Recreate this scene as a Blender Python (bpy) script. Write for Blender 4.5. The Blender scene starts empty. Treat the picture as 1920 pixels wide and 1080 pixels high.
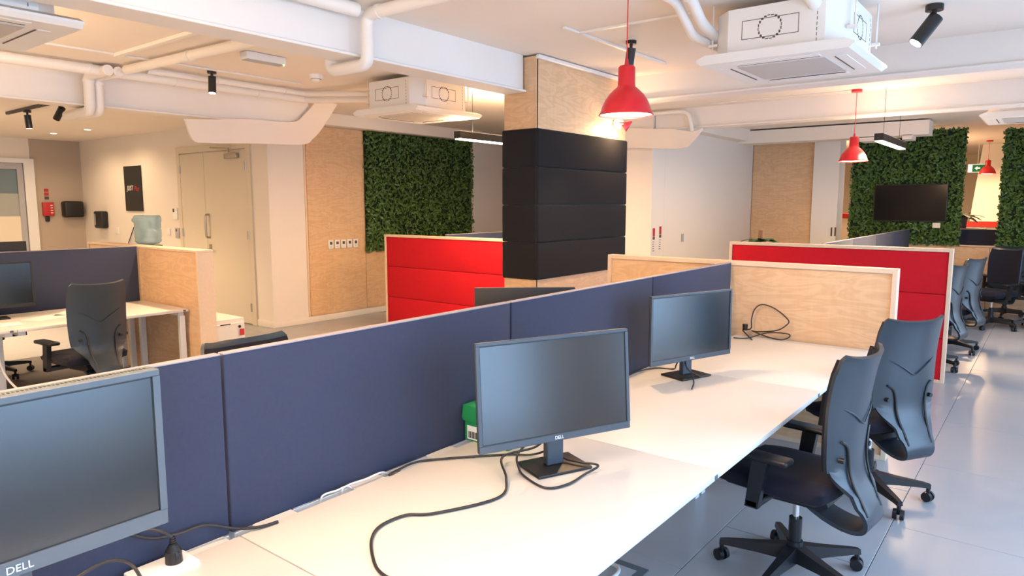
import bpy, bmesh, math, random
from mathutils import Vector, Matrix, Quaternion
R = math.radians
random.seed(7)
C = bpy.context.scene.collection
SC = bpy.context.scene

# ------------------------------------------------------------------ camera
CAMH = 1.72
cd = bpy.data.cameras.new('camera'); cam = bpy.data.objects.new('camera', cd); C.objects.link(cam)
cam.location = (0, 0, CAMH); cam.rotation_euler = (R(90 - 6.92), 0, R(38.0))
cd.sensor_width = 36; cd.lens = 36 * 1299.4 / 1920; cd.clip_start = 0.02; cd.clip_end = 200
SC.camera = cam

# ------------------------------------------------------------------ world, exposure
w = bpy.data.worlds.new('sky'); SC.world = w; w.use_nodes = True
w.node_tree.nodes['Background'].inputs[0].default_value = (0.62, 0.80, 1.0, 1)
w.node_tree.nodes['Background'].inputs[1].default_value = 2.2
SC.view_settings.view_transform = 'Standard'; SC.view_settings.look = 'None'
SC.view_settings.exposure = 0.35; SC.view_settings.gamma = 1.0; SC.view_settings.use_curve_mapping = False

# ------------------------------------------------------------------ daylight through the window wall (x = 1.4)
COOL = (0.36, 0.62, 1.0); WARM = (1.0, 0.64, 0.34); WARMW = (1.0, 0.70, 0.42)
WX = 1.4
WIN = [(-2.6, -0.8), (0.0, 2.2), (3.0, 5.2), (6.0, 8.2), (9.0, 11.2)]
def area(name, loc, rot, sx, sy, e, col):
    l = bpy.data.lights.new(name, 'AREA'); l.shape = 'RECTANGLE'; l.size = sx; l.size_y = sy
    l.energy = e; l.color = col
    o = bpy.data.objects.new(name, l); C.objects.link(o); o.location = loc; o.rotation_euler = rot
    return o
for a, b in WIN:
    area('window_daylight', (WX + .10, (a + b) / 2, 1.32), (0, R(68), 0), 2.1, b - a - .1, 60 if b < 6 else 28, COOL)

# ------------------------------------------------------------------ materials
def nodes(m):
    m.use_nodes = True; return m.node_tree.nodes, m.node_tree.links, m.node_tree.nodes['Principled BSDF']
def mat(name, col, rough=0.5, metal=0.0, spec=0.5, var=0.0, scale=8.0, bump=0.0, bscale=200.0, emit=0, ecol=None, sheen=0):
    m = bpy.data.materials.new(name); n, l, p = nodes(m)
    p.inputs['Base Color'].default_value = (*col, 1); p.inputs['Roughness'].default_value = rough
    p.inputs['Metallic'].default_value = metal; p.inputs['Specular IOR Level'].default_value = spec
    if sheen: p.inputs['Sheen Weight'].default_value = sheen
    tc = n.new('ShaderNodeTexCoord')
    if var:
        t = n.new('ShaderNodeTexNoise'); t.inputs['Scale'].default_value = scale; t.inputs['Detail'].default_value = 5
        l.new(tc.outputs['Object'], t.inputs['Vector'])
        mx = n.new('ShaderNodeMix'); mx.data_type = 'RGBA'
        mx.inputs[6].default_value = (*[max(0, c * (1 - var)) for c in col], 1)
        mx.inputs[7].default_value = (*[min(1, c * (1 + var)) for c in col], 1)
        l.new(t.outputs['Fac'], mx.inputs[0]); l.new(mx.outputs[2], p.inputs['Base Color'])
    if bump:
        t2 = n.new('ShaderNodeTexNoise'); t2.inputs['Scale'].default_value = bscale; t2.inputs['Detail'].default_value = 3
        l.new(tc.outputs['Object'], t2.inputs['Vector'])
        bp = n.new('ShaderNodeBump'); bp.inputs['Strength'].default_value = bump; bp.inputs['Distance'].default_value = 0.002
        l.new(t2.outputs['Fac'], bp.inputs['Height']); l.new(bp.outputs['Normal'], p.inputs['Normal'])
    if emit:
        p.inputs['Emission Color'].default_value = (*(ecol or col), 1); p.inputs['Emission Strength'].default_value = emit
    return m
def wood(name, c1, c2, sc=(1.2, 1.2, 5), rough=0.45, rot=(0, 0, 0)):
    m = bpy.data.materials.new(name); n, l, p = nodes(m)
    tc = n.new('ShaderNodeTexCoord'); mp = n.new('ShaderNodeMapping')
    mp.inputs['Scale'].default_value = sc; mp.inputs['Rotation'].default_value = rot
    l.new(tc.outputs['Object'], mp.inputs['Vector'])
    t = n.new('ShaderNodeTexNoise'); t.inputs['Scale'].default_value = 1.6; t.inputs['Detail'].default_value = 3; t.inputs['Distortion'].default_value = 1.4
    l.new(mp.outputs[0], t.inputs['Vector'])
    wv = n.new('ShaderNodeMath'); wv.operation = 'MULTIPLY'; wv.inputs[1].default_value = 34
    l.new(t.outputs['Fac'], wv.inputs[0])
    sn = n.new('ShaderNodeMath'); sn.operation = 'SINE'; l.new(wv.outputs[0], sn.inputs[0])
    mr = n.new('ShaderNodeMapRange'); mr.inputs[1].default_value = -1; mr.inputs[2].default_value = 1
    l.new(sn.outputs[0], mr.inputs[0])
    fn = n.new('ShaderNodeTexNoise'); fn.inputs['Scale'].default_value = 30; fn.inputs['Detail'].default_value = 4
    mp2 = n.new('ShaderNodeMapping'); mp2.inputs['Scale'].default_value = (1, 1, 0.12)
    l.new(tc.outputs['Object'], mp2.inputs['Vector']); l.new(mp2.outputs[0], fn.inputs['Vector'])
    ad = n.new('ShaderNodeMix'); ad.inputs[0].default_value = 0.56
    l.new(mr.outputs[0], ad.inputs[2]); l.new(fn.outputs['Fac'], ad.inputs[3])
    mx = n.new('ShaderNodeMix'); mx.data_type = 'RGBA'
    mx.inputs[6].default_value = (*c1, 1); mx.inputs[7].default_value = (*c2, 1)
    l.new(ad.outputs[0], mx.inputs[0]); l.new(mx.outputs[2], p.inputs['Base Color'])
    p.inputs['Roughness'].default_value = rough
    return m
M = {}
M['wall'] = mat('wall_paint', (0.82, 0.76, 0.69), 0.75, var=0.02, scale=3, bump=0.08, bscale=90)
M['taupe'] = mat('taupe_paint', (0.46, 0.385, 0.31), 0.75, var=0.03, scale=3)
M['ceil'] = mat('ceiling_paint', (0.88, 0.79, 0.70), 0.8, var=0.02, scale=2, bump=0.1, bscale=60)
M['beam'] = mat('beam_paint', (0.85, 0.80, 0.75), 0.55, var=0.02, scale=4)
M['pipe'] = mat('pipe_paint', (0.84, 0.79, 0.74), 0.4)
M['tile'] = mat('floor_tile', (0.36, 0.365, 0.385), 0.30, var=0.10, scale=2.2, bump=0.05, bscale=40)
M['grout'] = mat('floor_grout', (0.14, 0.13, 0.13), 0.9)
M['desk'] = mat('white_laminate', (0.74, 0.70, 0.65), 0.38, var=0.01, scale=30)
M['metal'] = mat('white_metal', (0.80, 0.80, 0.80), 0.35)
M['navy'] = mat('navy_fabric', (0.034, 0.043, 0.080), 0.9, spec=0.25, var=0.10, scale=60, bump=0.3, bscale=700, sheen=0.08)
M['trimfab'] = mat('screen_edge_band', (0.30, 0.26, 0.28), 0.7)
M['red'] = mat('red_fabric', (0.52, 0.010, 0.020), 0.9, spec=0.2, var=0.08, scale=20, bump=0.3, bscale=600)
M['blackfab'] = mat('black_felt', (0.010, 0.010, 0.012), 0.95, spec=0.3, var=0.15, scale=25, bump=0.3, bscale=500, sheen=0.04)
M['wood'] = wood('birch_ply', (0.62, 0.385, 0.205), (0.78, 0.545, 0.34))
M['woodedge'] = mat('ply_edge', (0.74, 0.56, 0.40), 0.5, var=0.08, scale=40)
M['plastic'] = mat('black_plastic', (0.009, 0.010, 0.013), 0.40, spec=0.4)
M['shell'] = mat('chair_shell', (0.018, 0.028, 0.040), 0.36, spec=0.6)
M['seatfab'] = mat('seat_fabric', (0.011, 0.011, 0.020), 0.95, spec=0.2, var=0.2, scale=50, bump=0.3, bscale=600, sheen=0.03)
M['chrome'] = mat('chrome', (0.7, 0.7, 0.7), 0.15, metal=1)
M['steel'] = mat('brushed_steel', (0.45, 0.40, 0.34), 0.35, metal=1)
M['bezel'] = mat('monitor_bezel', (0.045, 0.058, 0.075), 0.42)
M['bezelgrey'] = mat('old_monitor_bezel', (0.10, 0.12, 0.135), 0.45)
M['bezelback'] = mat('monitor_back', (0.014, 0.014, 0.015), 0.5)
M['screen'] = mat('matte_screen', (0.010, 0.013, 0.016), 0.22, spec=0.9)
M['tvscreen'] = mat('tv_glass', (0.006, 0.006, 0.007), 0.15, spec=0.15)
M['black'] = mat('black_paint', (0.010, 0.010, 0.010), 0.45)
M['cable'] = mat('black_cable', (0.020, 0.017, 0.016), 0.45)
M['wcable'] = mat('white_cable', (0.75, 0.72, 0.68), 0.45)
M['redlamp'] = mat('red_enamel', (0.60, 0.012, 0.022), 0.28)
M['lampin'] = mat('lamp_inner_white', (0.9, 0.85, 0.75), 0.5)
M['bulb'] = mat('lit_bulb', (1, 0.85, 0.6), 0.5, emit=22, ecol=(1, 0.76, 0.45))
M['led'] = mat('lit_diffuser', (1, 0.9, 0.75), 0.5, emit=14, ecol=(1, 0.84, 0.62))
M['spotlens'] = mat('lit_lens', (1, 0.9, 0.75), 0.5, emit=9, ecol=(1, 0.85, 0.65))
M['acwhite'] = mat('unit_white', (0.82, 0.80, 0.77), 0.5)
M['acgrey'] = mat('unit_grille', (0.52, 0.49, 0.46), 0.7, var=0.1, scale=200)
M['line'] = mat('dark_line', (0.10, 0.08, 0.07), 0.8)
M['door'] = mat('door_paint', (0.68, 0.61, 0.49), 0.5, var=0.02, scale=4)
M['leaf'] = mat('leaf_green', (0.075, 0.150, 0.028), 0.38, var=0.85, scale=28)
M['leafdark'] = mat('leaf_backing', (0.008, 0.022, 0.006), 0.9)
M['plantleaf'] = mat('plant_leaf', (0.02, 0.07, 0.015), 0.4)
M['terracotta'] = mat('terracotta', (0.24, 0.12, 0.07), 0.7)
M['green'] = mat('green_card', (0.010, 0.22, 0.075), 0.5)
M['white'] = mat('white_plastic', (0.85, 0.84, 0.82), 0.4)
M['paper'] = mat('paper', (0.85, 0.84, 0.80), 0.8)
M['grey'] = mat('grey_plastic', (0.42, 0.42, 0.44), 0.5)
M['darkgrey'] = mat('dark_grey', (0.10, 0.12, 0.14), 0.6)
M['redplas'] = mat('red_plastic', (0.48, 0.02, 0.02), 0.4)
M['redprint'] = mat('red_print', (0.45, 0.03, 0.03), 0.6)
M['greenlit'] = mat('exit_green', (0.0, 0.12, 0.03), 0.5, emit=0.15, ecol=(0, 0.4, 0.12))
M['whitelit'] = mat('exit_white', (0.9, 0.9, 0.85), 0.5, emit=0.6, ecol=(0.95, 1, 0.9))
M['ledgreen'] = mat('indicator_green', (0.1, 0.9, 0.1), 0.5, emit=4, ecol=(0.2, 1, 0.2))
M['cream'] = mat('cream_panel', (0.80, 0.72, 0.58), 0.5)
gm = bpy.data.materials.new('bottle_plastic'); n_, l_, p_ = nodes(gm)
p_.inputs['Base Color'].default_value = (0.55, 0.74, 0.76, 1); p_.inputs['Roughness'].default_value = 0.12
p_.inputs['Transmission Weight'].default_value = 0.5; p_.inputs['IOR'].default_value = 1.15
M['bottle'] = gm
gm = bpy.data.materials.new('clear_glass'); n_, l_, p_ = nodes(gm)
p_.inputs['Base Color'].default_value = (0.75, 0.82, 0.80, 1); p_.inputs['Roughness'].default_value = 0.05
p_.inputs['Transmission Weight'].default_value = 0.9; p_.inputs['IOR'].default_value = 1.1
M['glass'] = gm
M['frost'] = mat('frosted_glass', (0.36, 0.38, 0.36), 0.6)

# ------------------------------------------------------------------ mesh helpers
def B(): return bmesh.new()
def box(bm, a, b, bev=0.0, seg=2):
    a = Vector(a); b = Vector(b); c = (a + b) / 2; d = b - a
    r = bmesh.ops.create_cube(bm, size=1.0, matrix=Matrix.Translation(c) @ Matrix.Diagonal((abs(d.x), abs(d.y), abs(d.z), 1)))
    if bev:
        vs = r['verts']; es = list({e for v in vs for e in v.link_edges})
        bmesh.ops.bevel(bm, geom=es, offset=bev, segments=seg, affect='EDGES', profile=0.5)
    return bm
def cyl(bm, p0, p1, r0, r1=None, seg=16, caps=True):
    p0 = Vector(p0); p1 = Vector(p1); d = p1 - p0; r1 = r0 if r1 is None else r1
    q = Vector((0, 0, 1)).rotation_difference(d.normalized())
    bmesh.ops.create_cone(bm, cap_ends=caps, segments=seg, radius1=r0, radius2=r1, depth=d.length,
                          matrix=Matrix.Translation((p0 + p1) / 2) @ q.to_matrix().to_4x4())
    return bm
def sphere(bm, c, r, sc=(1, 1, 1), u=16, v=10):
    bmesh.ops.create_uvsphere(bm, u_segments=u, v_segments=v, radius=r, matrix=Matrix.Translation(c) @ Matrix.Diagonal((*sc, 1)))
    return bm
def smooth_path(pts, n=8):
    pts = [Vector(p) for p in pts]; out = []
    for i in range(len(pts) - 1):
        p0 = pts[max(i - 1, 0)]; p1 = pts[i]; p2 = pts[i + 1]; p3 = pts[min(i + 2, len(pts) - 1)]
        for k in range(n):
            t = k / n
            out.append(0.5 * ((2 * p1) + (p2 - p0) * t + (2 * p0 - 5 * p1 + 4 * p2 - p3) * t * t + (3 * p1 - p0 - 3 * p2 + p3) * t ** 3))
    out.append(pts[-1]); return out
def tube(bm, pts, r, seg=10, smooth=0):
    pts = smooth_path(pts, smooth) if smooth else [Vector(p) for p in pts]
    rings = []; nrm = None
    for i, p in enumerate(pts):
        t = (pts[min(i + 1, len(pts) - 1)] - pts[max(i - 1, 0)]).normalized()
        if nrm is None:
            nrm = t.orthogonal().normalized()
        nrm = (nrm - t * nrm.dot(t)).normalized(); bn = t.cross(nrm)
        rr = r[i] if isinstance(r, (list, tuple)) else r
        rings.append([bm.verts.new(p + (nrm * math.cos(a) + bn * math.sin(a)) * rr) for a in [2 * math.pi * k / seg for k in range(seg)]])
    for a, b in zip(rings[:-1], rings[1:]):
        for k in range(seg): bm.faces.new((a[k], a[(k + 1) % seg], b[(k + 1) % seg], b[k]))
    bm.faces.new(rings[0][::-1]); bm.faces.new(rings[-1]); return bm
def round_corners(pts, r, n=5):
    pts = [Vector(p) for p in pts]; out = [pts[0]]
    for i in range(1, len(pts) - 1):
        a = (pts[i - 1] - pts[i]); b = (pts[i + 1] - pts[i]); d = min(r, a.length * .49, b.length * .49)
        s = pts[i] + a.normalized() * d; e = pts[i] + b.normalized() * d
        for k in range(n + 1):
            t = k / n; out.append((1 - t) ** 2 * s + 2 * t * (1 - t) * pts[i] + t * t * e)
    out.append(pts[-1]); return out
def lathe(bm, prof, seg=28, c=(0, 0, 0)):
    c = Vector(c); rings = []
    for r, z in prof:
        if r < 1e-5: rings.append([bm.verts.new(c + Vector((0, 0, z)))])
        else: rings.append([bm.verts.new(c + Vector((r * math.cos(2 * math.pi * k / seg), r * math.sin(2 * math.pi * k / seg), z))) for k in range(seg)])
    for a, b in zip(rings[:-1], rings[1:]):
        for k in range(seg):
            k2 = (k + 1) % seg
            if len(a) == 1: bm.faces.new((a[0], b[k2], b[k]))
            elif len(b) == 1: bm.faces.new((a[k], a[k2], b[0]))
            else: bm.faces.new((a[k], a[k2], b[k2], b[k]))
    return bm
def prism(bm, poly, ax, lo, hi):
    """extrude a 2D polygon along axis ax (0,1,2) from lo to hi"""
    def P(u, v, t): return [(t, u, v), (u, t, v), (u, v, t)][ax]
    a = [bm.verts.new(P(u, v, lo)) for u, v in poly]; b = [bm.verts.new(P(u, v, hi)) for u, v in poly]
    bm.faces.new(a); bm.faces.new(b[::-1]); n = len(poly)
    for k in range(n): bm.faces.new((a[k], b[k], b[(k + 1) % n], a[(k + 1) % n]))
    return bm
def sheet(bm, rows, thick):
    """closed sheet from a grid of points (list of rows), thickened along normals"""
    nr = len(rows); nc = len(rows[0]); P = [[Vector(p) for p in r] for r in rows]
    N = [[None] * nc for _ in range(nr)]
    for i in range(nr):
        for j in range(nc):
            du = P[i][min(j + 1, nc - 1)] - P[i][max(j - 1, 0)]; dv = P[min(i + 1, nr - 1)][j] - P[max(i - 1, 0)][j]
            N[i][j] = du.cross(dv).normalized()
    f = [[bm.verts.new(P[i][j] + N[i][j] * thick / 2) for j in range(nc)] for i in range(nr)]
    k = [[bm.verts.new(P[i][j] - N[i][j] * thick / 2) for j in range(nc)] for i in range(nr)]
    for i in range(nr - 1):
        for j in range(nc - 1):
            bm.faces.new((f[i][j], f[i][j + 1], f[i + 1][j + 1], f[i + 1][j]))
            bm.faces.new((k[i][j], k[i + 1][j], k[i + 1][j + 1], k[i][j + 1]))
    for i in range(nr - 1):
        bm.faces.new((f[i][0], f[i + 1][0], k[i + 1][0], k[i][0])); bm.faces.new((f[i][-1], k[i][-1], k[i + 1][-1], f[i + 1][-1]))
    for j in range(nc - 1):
        bm.faces.new((f[0][j], k[0][j], k[0][j + 1], f[0][j + 1])); bm.faces.new((f[-1][j], f[-1][j + 1], k[-1][j + 1], k[-1][j]))
    return bm
def obj(name, bm, m, parent=None, ang=35, loc=None, label=None, kind=None):
    bmesh.ops.recalc_face_normals(bm, faces=bm.faces)
    me = bpy.data.meshes.new(name); bm.to_mesh(me); bm.free()
    me.materials.append(M[m] if isinstance(m, str) else m)
    for p in me.polygons: p.use_smooth = True
    me.set_sharp_from_angle(angle=R(ang))
    o = bpy.data.objects.new(name, me); C.objects.link(o)
    if parent: o.parent = parent
    if loc: o.location = loc
    if label: o['label'] = label
    if kind: o['kind'] = kind
    return o
def inst(o, parent=None, loc=None, rot=None, name=None):
    c = o.copy(); C.objects.link(c); c.parent = parent
    if loc is not None: c.location = loc
    if rot is not None: c.rotation_euler = rot
    return c
def tag(o, label, cat, group=None):
    o['label'] = label; o['category'] = cat
    if group: o['group'] = group
    return o
def thing(name, label, cat, loc=(0, 0, 0), rz=0, group=None):
    o = bpy.data.objects.new(name, None); C.objects.link(o); o.empty_display_size = 0.1
    o.location = loc; o.rotation_euler = (0, 0, rz); return tag(o, label, cat, group)
def dup(o, loc, rz, label, group=None):
    def rec(s, par):
        c = s.copy(); C.objects.link(c); c.parent = par
        for ch in list(s.children): rec(ch, c)
        return c
    r = rec(o, None); r.location = loc; r.rotation_euler = (0, 0, rz); r['label'] = label
    if group: r['group'] = group
    return r
def struct(name, bm, m, parent=None):
    o = obj(name, bm, m, parent)
    if not parent: o['kind'] = 'structure'
    return o
def text_mesh(name, s, size, m, parent, mtx, shear=0, label=None):
    cu = bpy.data.curves.new(name + '_c', 'FONT'); cu.body = s; cu.size = size; cu.align_x = 'CENTER'; cu.align_y = 'CENTER'
    cu.extrude = 0.0006; cu.shear = shear
    t = bpy.data.objects.new(name + '_t', cu); C.objects.link(t)
    bpy.context.view_layer.update()
    me = bpy.data.meshes.new_from_object(t.evaluated_get(bpy.context.evaluated_depsgraph_get()))
    bpy.data.objects.remove(t); bpy.data.curves.remove(cu)
    me.name = name; me.materials.clear(); me.materials.append(M[m])
    o = bpy.data.objects.new(name, me); C.objects.link(o); o.parent = parent; o.matrix_local = mtx
    if label: o['label'] = label
    return o
def frame_mtx(origin, right, up):
    r = Vector(right).normalized(); u = Vector(up).normalized(); n = r.cross(u)
    m = Matrix((r, u, n)).transposed().to_4x4(); m.translation = Vector(origin); return m

# ------------------------------------------------------------------ photo pixel -> point on a known plane
_y, _p, _F = R(38.0), R(6.92), 1299.4
_f = Vector((-math.sin(_y) * math.cos(_p), math.cos(_y) * math.cos(_p), -math.sin(_p)))
_r = Vector((math.cos(_y), math.sin(_y), 0)); _u = _r.cross(_f); _c = Vector((0, 0, CAMH))
def ray(x, y): return _r * ((x - 960) / _F) - _u * ((y - 540) / _F) + _f
def onz(x, y, z): d = ray(x, y); return _c + d * ((z - CAMH) / d.z)
def onx(x, y, X): d = ray(x, y); return _c + d * (X / d.x)
def ony(x, y, Y): d = ray(x, y); return _c + d * (Y / d.y)

# ================================================================== the setting
# floor: grout bed with tiles
fl = struct('floor', box(B(), (-20, -3.6, -0.12), (1.5, 24.2, -0.004)), 'grout')
TW, TL = 0.70, 1.12
tb = box(B(), (0.002, 0.002, -0.02), (TW - 0.002, TL - 0.002, 0.0), 0.0015, 1)
t0 = obj('tile', tb, 'tile', fl); first = True
for i in range(-14, 5):
    for j in range(-1, 14):
        x = -0.58 + i * TW; y = 3.50 + (j - 2) * TL - (0.0 if i % 2 else 0.55)
        if x < -0.58 - 9 * TW and not (2.5 < y < 7): continue
        if x > .8: continue
        if first: o = t0; first = False
        else: o = inst(t0, fl)
        o.location = (x, y, 0)
rest = B()
box(rest, (-20, -3.6, -0.02), (-9.0, 24.2, -0.0015)); box(rest, (-9.0, 18.0, -0.02), (1.4, 24.2, -0.0015))
obj('far_tiling', rest, 'tile', fl, kind='stuff')
struct('ceiling', box(B(), (-20, -3.6, 3.0), (1.7, 24.2, 3.2)), 'ceil')
struct('trim_1', box(B(), (-20, -3.6, 2.88), (-7.6, 5.45, 2.999)), 'ceil')          # dropped ceiling at the left

# right window wall
wr = B()
ys = [-3.6] + [v for a, b in WIN for v in (a, b)] + [24.2]
for k in range(0, len(ys), 2): box(wr, (WX, ys[k], 0), (WX + .2, ys[k + 1], 3.0))
for a, b in WIN: box(wr, (WX, a, 0), (WX + .2, b, 0.12)); box(wr, (WX, a, 2.48), (WX + .2, b, 3.0))
struct('wall_right', wr, 'wall')
for k, (a, b) in enumerate(WIN):
    fb = B()
    for u0, u1, z0, z1 in ((a, a + .06, .12, 2.48), (b - .06, b, .12, 2.48), (a, b, .12, .18), (a, b, 2.42, 2.48), ((a + b) / 2 - .025, (a + b) / 2 + .025, .12, 2.48)):
        box(fb, (WX + .06, u0, z0), (WX + .12, u1, z1))
    struct('window_%d' % (k + 1), fb, 'metal')
struct('wall_rear', box(B(), (-20, -3.8, 0), (1.6, -3.6, 3.0)), 'wall')
# left zone walls
struct('wall_left', box(B(), (-14.6, 5.45, 0), (-8.45, 5.62, 3.0)), 'wall')
struct('wall_green_side', box(B(), (-8.62, 5.62, 0), (-8.45, 11.6, 3.0)), 'wall')
struct('wall_back_left', box(B(), (-8.62, 11.601, 0), (-4.622, 11.75, 3.0)), 'wall')
struct('wall_taupe', box(B(), (-14.75, 4.62, 0), (-14.6, 5.62, 3.0)), 'taupe')
gw = B(); box(gw, (-14.75, -3.6, 2.52), (-14.6, 4.62, 3.0)); box(gw, (-14.75, -3.6, 0), (-14.6, 3.2, 2.52))
struct('wall_lobby', gw, 'wall')
struct('wall_lobby_back', box(B(), (-19.0, -3.6, 0), (-18.85, 6.5, 3.0)), 'cream')
struct('wall_corridor', box(B(), (-4.62, 9.352, 0), (-4.5, 13.0, 3.0)), 'wall')
struct('wall_pier', box(B(), (-5.15, 8.95, 0), (-4.5, 9.35, 3.0)), 'wall')
struct('wall_far_white', box(B(), (-3.40, 12.9, 0), (-2.98, 13.3, 3.0)), 'wall')
struct('wall_far', box(B(), (-6.5, 22.0, 0), (1.6, 22.2, 3.0)), 'cream')
struct('wall_far_side', box(B(), (-6.6, 13.3, 0), (-6.45, 22.0, 3.0)), 'wall')
# baseboards
struct('baseboard_left', box(B(), (-8.94, 5.435, 0), (-8.435, 5.45, 0.09), 0.004), 'wall')
struct('baseboard_green_side', box(B(), (-8.45, 5.45, 0), (-8.435, 11.6, 0.09), 0.004), 'wall')

# wood clad wall behind the green wall
pw = obj('wall_panelling', box(B(), (-8.45, 6.02, 0.085), (-8.44, 9.62, 2.83)), 'woodedge'); pw['kind'] = 'structure'; pw.name = 'trim_2'
for a, b in ((6.05, 7.085), (7.095, 8.35), (8.36, 9.60)):
    obj('panel', box(B(), (-8.442, a, 0.10), (-8.424, b, 2.82), 0.001, 1), 'wood', pw)
# wood wall at the far end of the corridor
pf = struct('trim_3', box(B(), (-4.62, 13.02, 0), (-3.401, 13.2, 3.0)), 'wood')
obj('panel', box(B(), (-4.49, 13.0, 0.06), (-3.41, 13.02, 2.82), 0.001, 1), 'wood', pf)
# beams
def ibeam_y(name, xr, y0, y1, zb, wdt=0.24):
    bm = B(); box(bm, (xr - wdt + .04, y0, zb + .018), (xr - .04, y1, 3.0)); box(bm, (xr - wdt, y0, zb), (xr, y1, zb + .018), .003, 1)
    return struct(name, bm, 'beam')
ibeam_y('trim_4', -3.71, -3.6, 4.955, 2.685)
ibeam_y('trim_5', -7.45, -3.6, 5.44, 2.66)
def ibeam_x(name, yf, x0, x1, zb, wdt=0.24):
    bm = B(); box(bm, (x0, yf + .04, zb + .018), (x1, yf + wdt - .04, 3.0)); box(bm, (x0, yf, zb), (x1, yf + wdt, zb + .018), .003, 1)
    return struct(name, bm, 'beam')
ibeam_x('trim_6', 6.42, -3.59, 1.4, 2.745)
ibeam_x('trim_7', 8.95, -4.49, 1.4, 2.73)
# bulkhead over the green wall, duct in the corridor
struct('trim_8', box(B(), (-8.45, 5.63, 2.83), (-8.20, 11.6, 3.0), .01), 'ceil')
db = B(); box(db, (-4.5, 12.2, 2.76), (-1.60, 12.6, 2.975)); box(db, (-2.55, 12.2, 2.70), (-2.30, 12.6, 2.77)); box(db, (-1.95, 12.2, 2.70), (-1.82, 12.6, 2.77))
struct('trim_9', db, 'ceil')
db = B(); box(db, (-4.5, 9.2, 2.80), (-4.30, 13.0, 3.0)); box(db, (-4.29, 10.6, 2.90), (1.39, 10.8, 3.0))
struct('trim_10', db, 'ceil')
# curved capitals on the piers
def capital(name, pts_top, pts_bot, ax, lo, hi):
    a = smooth_path([(u, v, 0) for u, v in pts_top], 6); b = smooth_path([(u, v, 0) for u, v in pts_bot], 6)
    poly = [(p.x, p.y) for p in a] + [(p.x, p.y) for p in b[::-1]]
    return struct(name, prism(B(), poly, ax, lo, hi), 'ceil')
XC = -7.43
def yz(x, y): p = onx(x, y, XC); return (p.y, p.z)
capital('trim_11', [yz(*q) for q in ((345, 223), (400, 224), (467, 223), (547, 229), (573, 213), (600, 180))],
        [yz(*q) for q in ((348, 226), (363, 262), (393, 268), (480, 269), (567, 271), (587, 260), (607, 237), (636, 190))], 0, XC - 0.03, XC)
ce = B(); box(ce, (-7.62, 4.45, 2.50), (XC - .031, 5.40, 2.655)); struct('trim_12', ce, 'ceil')
YC = 8.93
def xz(x, y): p = ony(x, y, YC); return (p.x, p.z)
capital('trim_13', [xz(*q) for q in ((1140, 240), (1200, 241), (1260, 242), (1300, 247), (1318, 240))],
        [xz(*q) for q in ((1140, 277), (1200, 278), (1250, 279), (1282, 278), (1298, 268), (1318, 243))], 1, YC - 0.03, YC)

# doors
d1 = obj('door_1', B(), 'door'); d1['kind'] = 'structure'
def wy(x, y): p = ony(x, y, 5.45); return p
fr = B()
box(fr, (-10.90, 5.425, 0), (-10.80, 5.45, 2.58)); box(fr, (-8.94, 5.425, 0), (-8.84, 5.45, 2.58)); box(fr, (-10.80, 5.425, 2.49), (-8.94, 5.45, 2.58))
obj('frame', fr, 'door', d1)
lf = obj('leaf', box(B(), (-10.795, 5.428, .01), (-10.085, 5.449, 2.475), .003, 1), 'door', d1)
rf = obj('leaf', box(B(), (-10.078, 5.428, .01), (-8.945, 5.449, 2.475), .003, 1), 'door', d1)
obj('pull_handle', tube(B(), round_corners([(-10.00, 5.44, 1.56), (-10.00, 5.37, 1.56), (-10.00, 5.37, 1.22), (-10.00, 5.44, 1.22)], .04), .016, 8), 'steel', rf, label='brushed metal pull handle')
hb = B(); box(hb, (-10.02, 5.415, .88), (-9.96, 5.43, 1.12), .004, 1); cyl(hb, (-9.99, 5.43, 1.04), (-9.99, 5.37, 1.04), .012); cyl(hb, (-10.03, 5.375, 1.04), (-9.84, 5.375, 1.04), .011)
obj('lever_handle', hb, 'steel', rf)
for xh, L in ((-10.79, lf), (-8.95, rf)):
    for z in (.25, 1.28, 2.25): obj('hinge', cyl(B(), (xh, 5.422, z - .06), (xh, 5.422, z + .06), .014, seg=8), 'steel', L)
cb = B(); box(cb, (-9.42, 5.37, 2.36), (-9.10, 5.428, 2.43), .01, 2); obj('door_closer', cb, 'steel', rf)
obj('closer_arm', tube(B(), [(-9.3, 5.38, 2.45), (-9.3, 5.38, 2.50), (-9.75, 5.36, 2.53)], .012, 8), 'steel', rf)
d2 = obj('door_2', B(), 'metal'); d2['kind'] = 'structure'
fb = B(); box(fb, (-14.66, 4.50, 0), (-14.54, 4.66, 2.52)); box(fb, (-14.66, 3.2, 2.44), (-14.54, 4.5, 2.52)); box(fb, (-14.66, 3.2, 0), (-14.54, 3.3, 2.44))
obj('frame', fb, 'metal', d2)
lb = B(); box(lb, (-14.63, 4.40, 0.02), (-14.57, 4.49, 2.43)); box(lb, (-14.63, 3.31, 2.33), (-14.57, 4.40, 2.43)); box(lb, (-14.63, 3.31, 0.02), (-14.57, 3.40, 2.33))
obj('leaf_frame', lb, 'grey', d2)
obj('clear_pane', box(B(), (-14.606, 3.40, 1.9), (-14.594, 4.40, 2.33)), 'glass', d2)
obj('frosted_pane', box(B(), (-14.606, 3.40, 1.50), (-14.594, 4.40, 1.9)), 'frost', d2)
obj('lower_panel', box(B(), (-14.62, 3.40, 0.02), (-14.58, 4.40, 1.50)), 'cream', d2)

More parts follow.
